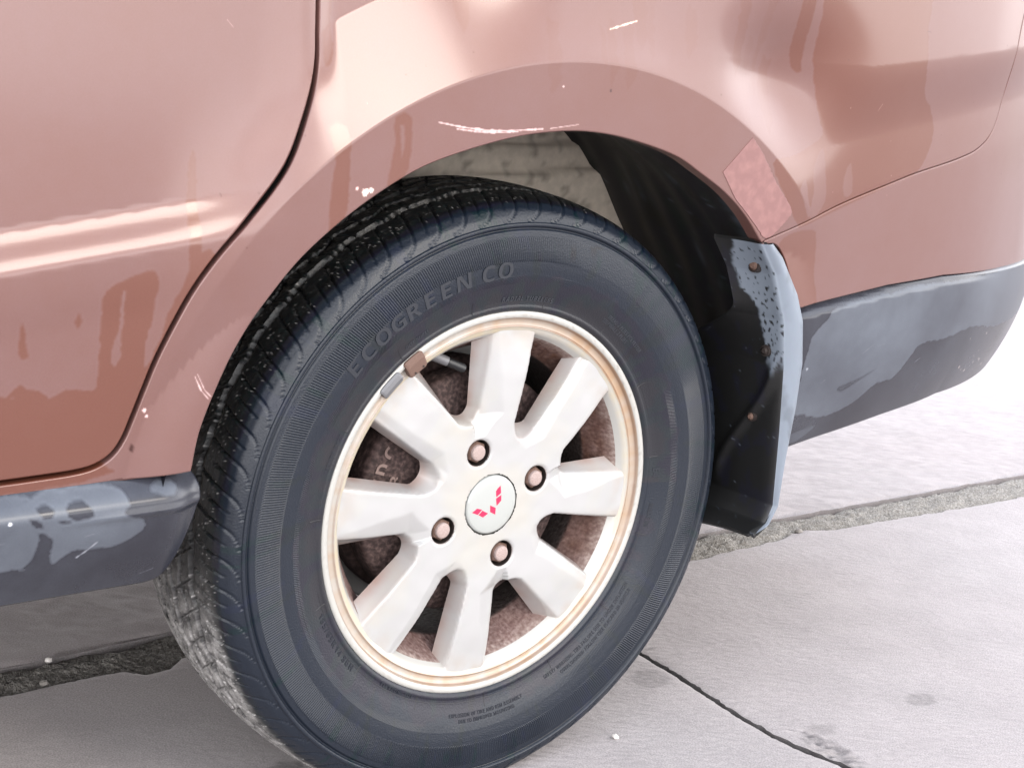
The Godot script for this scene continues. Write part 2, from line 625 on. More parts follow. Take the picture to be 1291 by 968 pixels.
	chip(img, -0.01, 0.405, 0.0010, pale)
	for k in 46:
		chip(img, rng.randf_range(-0.55, 0.74), rng.randf_range(0.1, 0.52), rng.randf_range(0.0003, 0.0008), Color(0.62, 0.50, 0.48) if rng.randf() < 0.3 else Color(0.33, 0.2, 0.18))
	var m := mat("paint", Color.WHITE, 0.36, 0.16)
	m.albedo_texture = ImageTexture.create_from_image(img)
	m.clearcoat_enabled = true
	m.clearcoat = 1.0
	m.clearcoat_roughness = 0.13
	var ci := Image.create_empty(w, h, false, Image.FORMAT_RGB8)
	var both := PackedByteArray()
	both.resize(w * h * 3)
	for k in w * h:
		both[k * 3] = coat[k]
		both[k * 3 + 1] = rough[k]
	ci = Image.create_from_data(w, h, false, Image.FORMAT_RGB8, both)
	m.clearcoat_texture = ImageTexture.create_from_image(ci)
	m.texture_repeat = false
	M.paint = m

	# grey plastic of the sill and the lower bumper, in the same coordinates
	mask.fill(30)
	var grey := [
		[200.0, 0.002, [-0.80, 0.087, -0.503, 0.087, -0.481, 0.083, -0.465, 0.088, -0.439, 0.088, -0.423, 0.088, -0.404, 0.083, -0.400, 0.072, -0.406, 0.067, -0.388, 0.058, -0.389, 0.048, -0.408, 0.038, -0.427, 0.038, -0.445, 0.038, -0.457, 0.029, -0.460, 0.035, -0.462, 0.052, -0.470, 0.059, -0.473, 0.059, -0.471, 0.050, -0.478, 0.032, -0.487, 0.027, -0.502, 0.029, -0.80, 0.03]],
		[20.0, 0.0015, [-0.475, 0.077, -0.467, 0.080, -0.460, 0.076, -0.462, 0.071, -0.470, 0.071]],
		[20.0, 0.0015, [-0.452, 0.075, -0.443, 0.080, -0.434, 0.076, -0.429, 0.068, -0.445, 0.066]],
		[30.0, 0.001, [-0.481, 0.072, -0.471, 0.067, -0.470, 0.063, -0.475, 0.064]],
		[30.0, 0.001, [-0.458, 0.067, -0.448, 0.066, -0.449, 0.064, -0.458, 0.065]],
		[160.0, 0.002, [-0.380, 0.083, -0.366, 0.086, -0.358, 0.082, -0.362, 0.076, -0.378, 0.077]],
		[190.0, 0.003, [0.400, 0.186, 0.384, 0.174, 0.363, 0.147, 0.365, 0.074, 0.389, 0.064, 0.426, 0.057, 0.470, 0.069, 0.499, 0.090, 0.528, 0.094, 0.548, 0.118, 0.561, 0.133, 0.611, 0.136, 0.677, 0.144, 0.761, 0.134, 0.950, 0.141, 0.950, 0.205, 0.594, 0.205, 0.490, 0.198]],
		[90.0, 0.002, [0.43, 0.092, 0.47, 0.103, 0.49, 0.11, 0.47, 0.1, 0.44, 0.086]],
		[120.0, 0.002, [0.37, 0.036, 0.40, 0.043, 0.42, 0.046, 0.40, 0.030, 0.372, 0.026]],
	]
	for r in grey:
		stamp(mask, w, h, curve(pts2(r[2]), 0.006, true), int(r[0]), fine, r[1])
	mask = soften(mask, w, h, 2)
	var dark := Color(0.155, 0.158, 0.186)
	var lite := Color(0.345, 0.366, 0.400)
	for k in w * h:
		var f := mask[k] / 255.0
		f = clampf(f + (broad[k] / 255.0 - 0.5) * 0.45 + (fine[k] / 255.0 - 0.5) * 0.12, 0.0, 1.0)
		var g := (grain[k] / 255.0 - 0.5) * 0.03
		rgb[k * 3] = int(255.0 * clampf(lerpf(dark.r, lite.r, f) + g, 0.0, 1.0))
		rgb[k * 3 + 1] = int(255.0 * clampf(lerpf(dark.g, lite.g, f) + g, 0.0, 1.0))
		rgb[k * 3 + 2] = int(255.0 * clampf(lerpf(dark.b, lite.b, f) + g, 0.0, 1.0))
		both[k * 3] = int(255.0 * (0.22 + 0.20 * f))
		both[k * 3 + 1] = both[k * 3]
		both[k * 3 + 2] = 0
	img = Image.create_from_data(w, h, false, Image.FORMAT_RGB8, rgb)
	for k in 10:
		var s := rng.randi() % 3
		var u3 := rng.randf_range(0.36, 0.9) if s else rng.randf_range(-0.52, -0.34)
		var y3 := rng.randf_range(0.03, 0.19) if s else rng.randf_range(0.0, 0.08)
		var l3 := rng.randf_range(0.003, 0.03)
		var a3 := rng.randf_range(-0.3, 0.6)
		scratch(img, [u3, y3, u3 + cos(a3) * l3, y3 + sin(a3) * l3], Color(0.42, 0.43, 0.46), rng.randf_range(0.25, 0.5))
	for k in 16:                             # scrapes at the rear corner
		var u4 := rng.randf_range(0.66, 0.78)
		var y4 := rng.randf_range(0.075, 0.13)
		chip(img, u4, y4, rng.randf_range(0.0008, 0.0025), Color(0.50, 0.47, 0.46))
	scratch(img, [-0.439, 0.032, -0.432, 0.037, -0.424, 0.044], Color(0.5, 0.51, 0.54), 1.3)
	chip(img, -0.495, 0.070, 0.0016, Color(0.8, 0.8, 0.82))
	chip(img, 0.368, 0.12, 0.0018, Color(0.52, 0.54, 0.57))
	m = mat("grey_plastic", Color.WHITE, 1.0)
	m.albedo_texture = ImageTexture.create_from_image(img)
	m.roughness_texture = ImageTexture.create_from_image(Image.create_from_data(w, h, false, Image.FORMAT_RGB8, both))
	m.roughness_texture_channel = BaseMaterial3D.TEXTURE_CHANNEL_RED
	m.texture_repeat = false
	M.plastic = m


func materials() -> void:
	paint_textures()
	var m := mat("rubber", Color.WHITE, 0.42)
	m.vertex_color_use_as_albedo = true
	m.normal_enabled = true
	m.normal_texture = noise_tex(512, 0.09, 3, 21, Color.BLACK, Color.WHITE, -1.0, true, 3.0)
	m.normal_scale = 0.35
	m.uv1_triplanar = true
	m.uv1_scale = Vector3.ONE * 9.0
	M.rubber = m
	m = mat("rubber_letter", Color(0.215, 0.225, 0.250), 0.55)
	M.letter = m
	m.albedo_color = Color(0.098, 0.112, 0.145)
	m = mat("rubber_line", Color(0.11, 0.11, 0.125), 0.5)
	M.line = m

	m = mat("silver_paint", Color.WHITE, 0.42, 0.08)
	m.vertex_color_use_as_albedo = true
	m.clearcoat_enabled = true
	m.clearcoat = 0.8
	m.clearcoat_roughness = 0.12
	M.silver = m
	m = mat("rusty_barrel", Color.WHITE, 0.75)
	m.vertex_color_use_as_albedo = true
	m.albedo_texture = noise_tex(1024, 0.035, 5, 31, Color(0.55, 0.44, 0.42), Color(1, 0.98, 0.97), 0.2)
	m.uv1_triplanar = true
	m.uv1_scale = Vector3.ONE * 5.0
	m.normal_enabled = true
	m.normal_texture = noise_tex(512, 0.06, 4, 32, Color.BLACK, Color.WHITE, -1.0, true, 5.0)
	m.normal_scale = 0.6
	M.barrel = m
	m = mat("cast_iron", Color(0.44, 0.36, 0.345), 0.8)
	m.albedo_texture = noise_tex(512, 0.05, 5, 33, Color(0.35, 0.30, 0.29), Color(1, 1, 1), 0.2)
	m.uv1_triplanar = true
	m.uv1_scale = Vector3.ONE * 6.0
	m.normal_enabled = true
	m.normal_texture = m.albedo_texture.duplicate()
	m.normal_texture = noise_tex(512, 0.08, 4, 34, Color.BLACK, Color.WHITE, -1.0, true, 4.0)
	m.normal_scale = 0.4
	M.iron = m
	m = mat("dusty_nut", Color(0.88, 0.82, 0.805), 0.7, 0.0)
	m.albedo_texture = noise_tex(256, 0.25, 3, 35, Color(0.55, 0.5, 0.48), Color(1, 1, 1), 0.3)
	m.uv1_triplanar = true
	m.uv1_scale = Vector3.ONE * 24.0
	M.nut = m
	M.dark_metal = mat("dark_metal", Color(0.20, 0.17, 0.16), 0.6, 0.3)
	M.lead = mat("lead", Color(0.42, 0.42, 0.43), 0.5, 0.3)
	M.rust_clip = mat("rusty_clip", Color(0.40, 0.31, 0.27), 0.7, 0.1)
	M.cap = mat("cap_paint", Color(0.64, 0.65, 0.635), 0.18, 0.1)
	M.cap.clearcoat_enabled = true
	M.emblem = mat("emblem_red", Color(0.84, 0.15, 0.30), 0.3)
	M.groove = mat("groove", Color(0.22, 0.22, 0.20), 0.6)
	M.black_rubber = mat("black_rubber", Color(0.07, 0.075, 0.08), 0.35)
	M.chalk = mat("casting_mark", Color(0.50, 0.425, 0.40), 0.85)

	m = mat("liner", Color.WHITE, 0.5)
	m.vertex_color_use_as_albedo = true
	M.liner = m
	m = mat("dusty_sheet_metal", Color.WHITE, 0.85)
	m.vertex_color_use_as_albedo = true
	m.albedo_texture = noise_tex(1024, 0.02, 6, 41, Color(0.90, 0.89, 0.87), Color(1, 0.99, 0.97), 0.3)
	m.uv1_triplanar = true
	m.uv1_scale = Vector3.ONE * 3.0
	M.well = m
	M.underside = mat("underside", Color(0.55, 0.54, 0.53), 0.85)
	m = mat("glass", Color(0.05, 0.06, 0.07, 1.0), 0.05, 0.0)
	M.glass = m
	M.lamp = mat("lamp_lens", Color(0.55, 0.03, 0.03), 0.1)

	m = mat("patch", Color(0.53, 0.385, 0.37), 0.55)
	m.albedo_texture = noise_tex(512, 0.02, 5, 51, Color(0.90, 0.88, 0.89), Color(1, 1, 1), 0.3)
	m.uv1_triplanar = true
	m.uv1_scale = Vector3.ONE * 7.0
	M.patch = m

	m = mat("concrete", Color.WHITE, 0.9)
	m.vertex_color_use_as_albedo = true
	m.albedo_texture = noise_tex(1024, 0.12, 4, 61, Color(0.74, 0.74, 0.74), Color(1, 1, 1), 0.12)
	m.uv1_triplanar = true
	m.uv1_world_triplanar = true
	m.uv1_scale = Vector3.ONE * 3.1
	m.normal_enabled = true
	m.normal_texture = noise_tex(1024, 0.2, 4, 62, Color.BLACK, Color.WHITE, -1.0, true, 4.0)
	m.normal_scale = 0.12
	M.concrete = m
	m = mat("mortar", Color.WHITE, 0.95)
	m.vertex_color_use_as_albedo = true
	m.albedo_texture = noise_tex(512, 0.1, 5, 63, Color(0.62, 0.60, 0.58), Color(1, 1, 1), 0.2)
	m.uv1_triplanar = true
	m.uv1_world_triplanar = true
	m.uv1_scale = Vector3.ONE * 5.0
	m.normal_enabled = true
	m.normal_texture = noise_tex(512, 0.12, 5, 64, Color.BLACK, Color.WHITE, -1.0, true, 8.0)
	M.mortar = m
	M.stone = mat("stone", Color(0.86, 0.84, 0.82), 0.8)
	M.stone_grey = mat("stone_grey", Color(0.52, 0.50, 0.48), 0.9)


func _ready() -> void:
	rng.seed = 23
	for k in 3:
		var f: FastNoiseLite = [n1, n2, n3][k]
		f.seed = 100 + k
		f.noise_type = FastNoiseLite.TYPE_SIMPLEX_SMOOTH
		f.frequency = [1.0, 1.0, 1.0][k]
		f.fractal_octaves = [1, 4, 3][k]
	# camera
	var cam := Camera3D.new()
	cam.name = "camera"
	cam.fov = 27.18
	cam.near = 0.05
	cam.far = 900.0
	cam.position = Vector3(-0.902, 0.492 + AXLE, 1.136)
	cam.basis = Basis.from_euler(Vector3(deg_to_rad(-14.3), deg_to_rad(-38.7), deg_to_rad(5.4)))
	add_child(cam)
	cam.current = true
	# sky, exposure
	var sky := ProceduralSkyMaterial.new()
	sky.sky_top_color = Color(0.42, 0.49, 0.59)
	sky.sky_energy_multiplier = 1.6
	sky.sky_horizon_color = Color(0.97, 0.96, 0.955)
	sky.sky_curve = 1.0
	sky.ground_horizon_color = Color(0.7, 0.69, 0.67)
	sky.ground_bottom_color = Color(0.5, 0.48, 0.46)
	var cover := FastNoiseLite.new()
	cover.seed = 5
	cover.frequency = 0.0045
	cover.fractal_octaves = 5
	var cg := Gradient.new()
	cg.set_color(0, Color(1, 1, 1, 0))
	cg.set_color(1, Color(1, 1, 1, 1.0))
	cg.set_offset(0, 0.50)
	cg.set_offset(1, 0.58)
	var ct := NoiseTexture2D.new()
	ct.width = 1024
	ct.height = 512
	ct.seamless = true
	ct.noise = cover
	ct.color_ramp = cg
	sky.sky_cover = ct
	sky.sky_cover_modulate = Color(0.80, 0.80, 0.82, 1.0)
	sky.sun_angle_max = 1.0
	var env := Environment.new()
	env.background_mode = Environment.BG_SKY
	env.sky = Sky.new()
	env.sky.sky_material = sky
	env.tonemap_mode = Environment.TONE_MAPPER_LINEAR
	env.tonemap_exposure = 1.62
	env.sdfgi_enabled = true
	env.ssao_enabled = true
	env.ssil_enabled = true
	var we := WorldEnvironment.new()
	we.name = "world_environment"
	we.environment = env
	add_child(we)
	# a veiled sun over the photographer's right shoulder
	var sun := DirectionalLight3D.new()
	sun.name = "sun"
	sun.light_energy = 0.34
	sun.light_color = Color(1.0, 0.97, 0.93)
	sun.light_angular_distance = 20.0
	sun.shadow_enabled = true
	add_child(sun)
	sun.look_at_from_position(Vector3(0.25, 0.50, 0.83), Vector3.ZERO)

	materials()
	build_ground()
	car = Node3D.new()
	car.name = "van"
	add_child(car)
	tag(car, "terracotta brown van with grey plastic lower trim, dusty and streaked, seen at its rear wheel", "van")
	build_body()
	build_wheel()
	build_stones()


# ---------------------------------------------------------------- ground
const JOINT_FAR := [-4.0, -0.45, -0.314, -0.447, -0.221, -0.451, -0.109, -0.459, 0.3, -0.452, 0.6, -0.452, 0.917, -0.451, 1.562, -0.440, 4.0, -0.444]
const JOINT_NEAR := [-4.0, -0.38, -0.40, -0.380, -0.338, -0.382, -0.285, -0.386, -0.225, -0.386, -0.199, -0.384, -0.178, -0.364, -0.150, -0.368, -0.126, -0.388, 0.3, -0.378, 0.693, -0.370, 0.85, -0.378, 0.893, -0.386, 0.93, -0.391, 0.975, -0.377, 1.442, -0.354, 4.0, -0.37]
const CRACK := [-0.40, 0.383, -0.30, 0.379, -0.153, 0.375, -0.096, 0.373, -0.018, 0.366, 0.02, 0.363, 0.079, 0.362, 0.125, 0.368, 0.160, 0.380, 0.4, 0.372, 3.3, 0.372]


func joint_far(x: float) -> float:
	return lerp_table(JOINT_FAR, x) + 0.003 * n2.get_noise_2d(x * 14.0, 3.0)


func joint_near(x: float) -> float:
	return lerp_table(JOINT_NEAR, x) + 0.005 * n2.get_noise_2d(x * 16.0, 9.0)


func crack_x(z: float) -> float:
	return lerp_table(CRACK, z) + 0.0025 * n2.get_noise_2d(z * 30.0, 5.0)


const SPOTS := [0.594, 0.099, 0.025, 0.015, 0.40, 0.421, 0.095, 0.024, 0.012, 0.28, 0.335, -0.093, 0.028, 0.024, 0.34, -0.150, -0.104, 0.020, 0.012, 0.62, 0.392, 0.135, 0.022, 0.045, 0.42, 0.394, -0.16, 0.008, 0.003, 0.5, 0.72, -0.20, 0.007, 0.005, 0.2]


func slab_color(x: float, z: float, _p = null) -> Color:
	var b := 0.43 + 0.04 * n2.get_noise_2d(x * 1.3, z * 1.3) + 0.035 * n3.get_noise_2d(x * 9.0, z * 9.0)
	b += 0.035 * n1.get_noise_2d(x * 190.0, z * 190.0) * (0.5 + 0.5 * n1.get_noise_2d(x * 5.0, z * 5.0))
	var warm := 0.5 + 0.5 * n2.get_noise_2d(x * 0.9 + 40.0, z * 0.9)
	for k in range(0, SPOTS.size(), 5):
		var d := Vector2((x - SPOTS[k]) / SPOTS[k + 2], (z - SPOTS[k + 1]) / SPOTS[k + 3]).length()
		if d < 1.6:
			d += 0.16 * n2.get_noise_2d(x * 40.0, z * 40.0)
			var ring := smoothstep(1.0, 0.86, d) * (0.75 + 0.25 * smoothstep(0.6, 0.95, d))
			b *= 1.0 - SPOTS[k + 4] * ring * (0.8 + 0.4 * n1.get_noise_2d(x * 260.0, z * 260.0))
	return Color(b * lerpf(1.01, 1.05, warm), b * lerpf(0.95, 0.93, warm), b * lerpf(0.95, 0.925, warm))


func slab_pos(x: float, z: float) -> Vector3:
	var h := 0.0012 * n2.get_noise_2d(x * 3.0, z * 3.0)
	if absf(x) < 2.0 and z > -1.2 and z < 1.0:
		h += 0.0004 * n1.get_noise_2d(x * 120.0, z * 120.0)
	# worn, rounded edges
	var e := minf(absf(z - lerp_table(JOINT_NEAR, x)), absf(z - lerp_table(JOINT_FAR, x)))
	if z > -0.40:
		e = minf(e, absf(x - lerp_table(CRACK, z)))
	h -= 0.004 * exp(-e / 0.006)
	# the crumbled place beside the crack
	var d := Vector2((x - 0.392) / 0.022, (z - 0.135) / 0.050).length() + 0.5 * n2.get_noise_2d(x * 40.0, z * 40.0)
	if d < 1.0:
		h -= 0.006 * (1.0 - d) * (0.6 + 0.9 * absf(n1.get_noise_2d(x * 200.0, z * 200.0)))
	return Vector3(x, h - 0.0004, z)


func slab(outline: PackedVector2Array, us: PackedFloat32Array, vs: PackedFloat32Array, ground: Node3D) -> void:
	var mb := MB.new()
	clip_sheet(mb, outline, us, vs, slab_pos, null, slab_color, 0.002)
	for k in mb.n.size():
		if mb.n[k].y < 0.0:
			mb.n[k] = -mb.n[k]
	# sides
	var start := mb.v.size()
	for q in outline:
		var p := slab_pos(q.x, q.y)
		var c := slab_color(q.x, q.y) * (0.35 if absf(q.y) < 1.0 and q.y > -0.40 else 0.7)
		mb.add(p, Vector3.UP, Vector2.ZERO, c)
		mb.add(p - Vector3(0, 0.082, 0), Vector3.UP, Vector2.ZERO, c)
	for k in outline.size():
		var a := start + k * 2
		var b := start + ((k + 1) % outline.size()) * 2
		var d := outline[(k + 1) % outline.size()] - outline[k]
		var nn := Vector3(d.y, 0, -d.x).normalized()
		nn *= orient(outline)
		for m in [a, a + 1]:
			mb.n[m] = nn
		mb.quad(a, b, b + 1, a + 1)
	put("concrete_slab", mb, M.concrete, ground)


func build_ground() -> void:
	var mb := MB.new()
	var s := 400.0
	var q := []
	for k in [[-1, -1], [1, -1], [1, 1], [-1, 1]]:
		q.append(mb.add(Vector3(k[0] * s, -0.08, k[1] * s), Vector3.UP, Vector2.ZERO, Color(0.60, 0.58, 0.56)))
	mb.quad(q[0], q[1], q[2], q[3])
	var ground := put("ground", mb, M.mortar, self)
	tag(ground, "pale grey concrete paving with a mortared joint and a crack", "", "", "structure")

	var fine_x := joined([spans(-3.6, -0.8, 0.2), spans(-0.8, 0.42, 0.005)])
	var fine_z := joined([spans(-0.42, 0.34, 0.005), spans(0.34, 3.2, 0.15)])
	# near slab, left of the crack
	var o := PackedVector2Array()
	for x in joined([spans(-3.6, -0.6, 0.1), spans(-0.6, 0.36, 0.006)]):
		o.append(Vector2(x, joint_near(x)))
	for z in joined([spans(joint_near(0.37) + 0.004, 0.4, 0.005), spans(0.4, 3.2, 0.1)]):
		o.append(Vector2(crack_x(z) - 0.0036 - 0.0022 * n1.get_noise_1d(z * 60.0), z))
	o.append(Vector2(-3.6, 3.2))
	slab(o, fine_x, fine_z, ground)
	# near slab, right of the crack
	o = PackedVector2Array()
	for z in back2(joined([spans(joint_near(0.38) + 0.004, 0.4, 0.005), spans(0.4, 3.2, 0.1)])):
		o.append(Vector2(crack_x(z) + 0.0036 + 0.0025 * absf(n1.get_noise_1d(z * 47.0 + 9.0)) + 0.004 * smoothstep(0.08, 0.14, z) * smoothstep(0.22, 0.16, z), z))
	for x in joined([spans(0.39, 1.7, 0.006), spans(1.7, 4.0, 0.1)]):
		o.append(Vector2(x, joint_near(x)))
	o.append(Vector2(4.0, 3.2))
	slab(o, joined([spans(0.35, 1.5, 0.005), spans(1.5, 4.0, 0.1)]), fine_z, ground)
	# the slab beyond the joint
	o = PackedVector2Array()
	for x in joined([spans(-4.0, -0.6, 0.1), spans(-0.6, 1.9, 0.006), spans(1.9, 4.4, 0.1)]):
		o.append(Vector2(x, joint_far(x)))
	o.append(Vector2(4.4, -4.6))
	o.append(Vector2(-4.0, -4.6))
	slab(o, joined([spans(-4.0, -0.6, 0.1), spans(-0.6, 2.6, 0.010), spans(2.6, 4.4, 0.1)]), joined([spans(-4.6, -1.4, 0.2), spans(-1.4, -0.42, 0.010)]), ground)
	# plain slabs further off
	for r in [[-7.6, -3.62, -0.37, 3.2], [4.02, 8.0, -0.36, 3.2], [-7.6, -4.02, -4.6, -0.46], [4.42, 8.4, -4.6, -0.46], [-4.0, 0.0, 3.23, 7.2], [0.02, 4.0, 3.23, 7.2], [-8.0, -4.02, 3.23, 7.2], [4.02, 8.0, 3.23, 7.2], [-4.0, 0.2, -8.6, -4.62], [0.22, 4.4, -8.6, -4.62], [4.42, 8.4, -8.6, -4.62], [-4.0, 0.0, 7.22, 11.2], [0.02, 4.0, 7.22, 11.2], [4.02, 8.0, 7.22, 11.2]]:
		slab(PackedVector2Array([Vector2(r[0], r[2]), Vector2(r[1], r[2]), Vector2(r[1], r[3]), Vector2(r[0], r[3])]), spans(r[0], r[1], 0.15), spans(r[2], r[3], 0.15), ground)
	# mortar in the joint
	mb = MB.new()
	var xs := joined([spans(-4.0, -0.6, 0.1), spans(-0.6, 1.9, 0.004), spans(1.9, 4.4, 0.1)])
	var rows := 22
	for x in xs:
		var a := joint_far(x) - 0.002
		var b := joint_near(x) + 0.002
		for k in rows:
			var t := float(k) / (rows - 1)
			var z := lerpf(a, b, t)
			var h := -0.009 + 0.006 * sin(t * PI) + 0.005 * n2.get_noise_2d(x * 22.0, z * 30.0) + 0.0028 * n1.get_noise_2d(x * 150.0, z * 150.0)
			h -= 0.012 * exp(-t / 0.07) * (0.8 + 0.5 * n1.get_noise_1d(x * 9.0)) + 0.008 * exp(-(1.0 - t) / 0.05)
			var g := 0.27 + 0.20 * smoothstep(0.2, 0.9, x) + 0.08 * n2.get_noise_2d(x * 30.0, z * 40.0) + 0.07 * n1.get_noise_2d(x * 210.0, z * 210.0)  # darker at left: shade under the van painted in, plus some mortar tone
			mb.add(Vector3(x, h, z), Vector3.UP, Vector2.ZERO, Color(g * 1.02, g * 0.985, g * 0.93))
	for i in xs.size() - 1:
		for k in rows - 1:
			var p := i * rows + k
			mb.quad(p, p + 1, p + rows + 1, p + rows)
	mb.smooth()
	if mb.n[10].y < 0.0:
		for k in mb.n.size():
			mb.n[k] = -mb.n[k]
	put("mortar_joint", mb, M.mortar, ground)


func back2(a: PackedFloat32Array) -> PackedFloat32Array:
	var r := a.duplicate()
	r.reverse()
	return r


func stone(called: String, at: Vector3, r: float, sd: float, m: Material, label: String) -> void:
	var mb := MB.new()
	var nu := 12
	var nv := 8
	for j in nv + 1:
		for i in nu:
			var th := PI * j / nv
			var ph := TAU * i / nu
			var d := Vector3(sin(th) * cos(ph), cos(th) * 0.7, sin(th) * sin(ph))
			mb.add(d * r * (1.0 + 0.35 * n1.get_noise_3dv(d * 1.3 + Vector3.ONE * sd)))
	for j in nv:
		for i in nu:
			var a := j * nu + i
			var b := j * nu + (i + 1) % nu
			mb.quad(a, b, b + nu, a + nu)
	mb.smooth()
	if mb.n[nu * 2].dot(mb.v[nu * 2]) < 0.0:
		for k in mb.n.size():
			mb.n[k] = -mb.n[k]
	var o := put(called, mb, m, self, at + Vector3(0, r * 0.55, 0))
	tag(o, label, "pebble")


func build_stones() -> void:
	stone("pebble", Vector3(0.194, 0.0, 0.003), 0.0036, 1.0, M.stone, "tiny white pebble on the concrete below the front of the tyre's right side")
	stone("pebble", Vector3(-0.288, -0.004, -0.390), 0.0045, 2.0, M.stone_grey, "grey pebble lodged at the near edge of the mortar joint under the sill")
	stone("pebble", Vector3(-0.262, -0.004, -0.443), 0.0040, 3.0, M.stone, "pale pebble at the far edge of the mortar joint under the sill")
	stone("pebble", Vector3(0.915, -0.006, -0.392), 0.0065, 4.0, M.stone_grey, "pebble in the broken edge of the joint right of the mud flap")


# ---------------------------------------------------------------- body
const GAP := [-0.244, 0.62, -0.244, 0.50, -0.244, 0.438, -0.2465, 0.410, -0.254, 0.382, -0.269, 0.345, -0.285, 0.320, -0.308, 0.293, -0.333, 0.265, -0.351, 0.240, -0.365, 0.214, -0.378, 0.186, -0.386, 0.164, -0.395, 0.138, -0.4015, 0.121, -0.410, 0.109, -0.423, 0.1015, -0.440, 0.0985, -0.470, 0.0975, -0.50, 0.0970, -0.60, 0.0965, -1.35, 0.096]
const ARCH := [-0.3475, 0.092, -0.345, 0.110, -0.341, 0.128, -0.331, 0.155, -0.315, 0.190, -0.292, 0.2255, -0.260, 0.264, -0.214, 0.3005, -0.162, 0.3305, -0.116, 0.347, -0.058, 0.361, -0.006, 0.367, 0.035, 0.3665, 0.080, 0.360, 0.134, 0.3465, 0.170, 0.330, 0.207, 0.3105, 0.238, 0.288, 0.266, 0.2605]
const SEAM := [0.266, 0.2605, 0.327, 0.2775, 0.387, 0.297, 0.467, 0.3195, 0.504, 0.329, 0.572, 0.343, 0.612, 0.355, 0.638, 0.375, 0.650, 0.411, 0.652, 0.452, 0.655, 0.486, 0.660, 0.513, 0.67, 0.56, 0.70, 0.80]


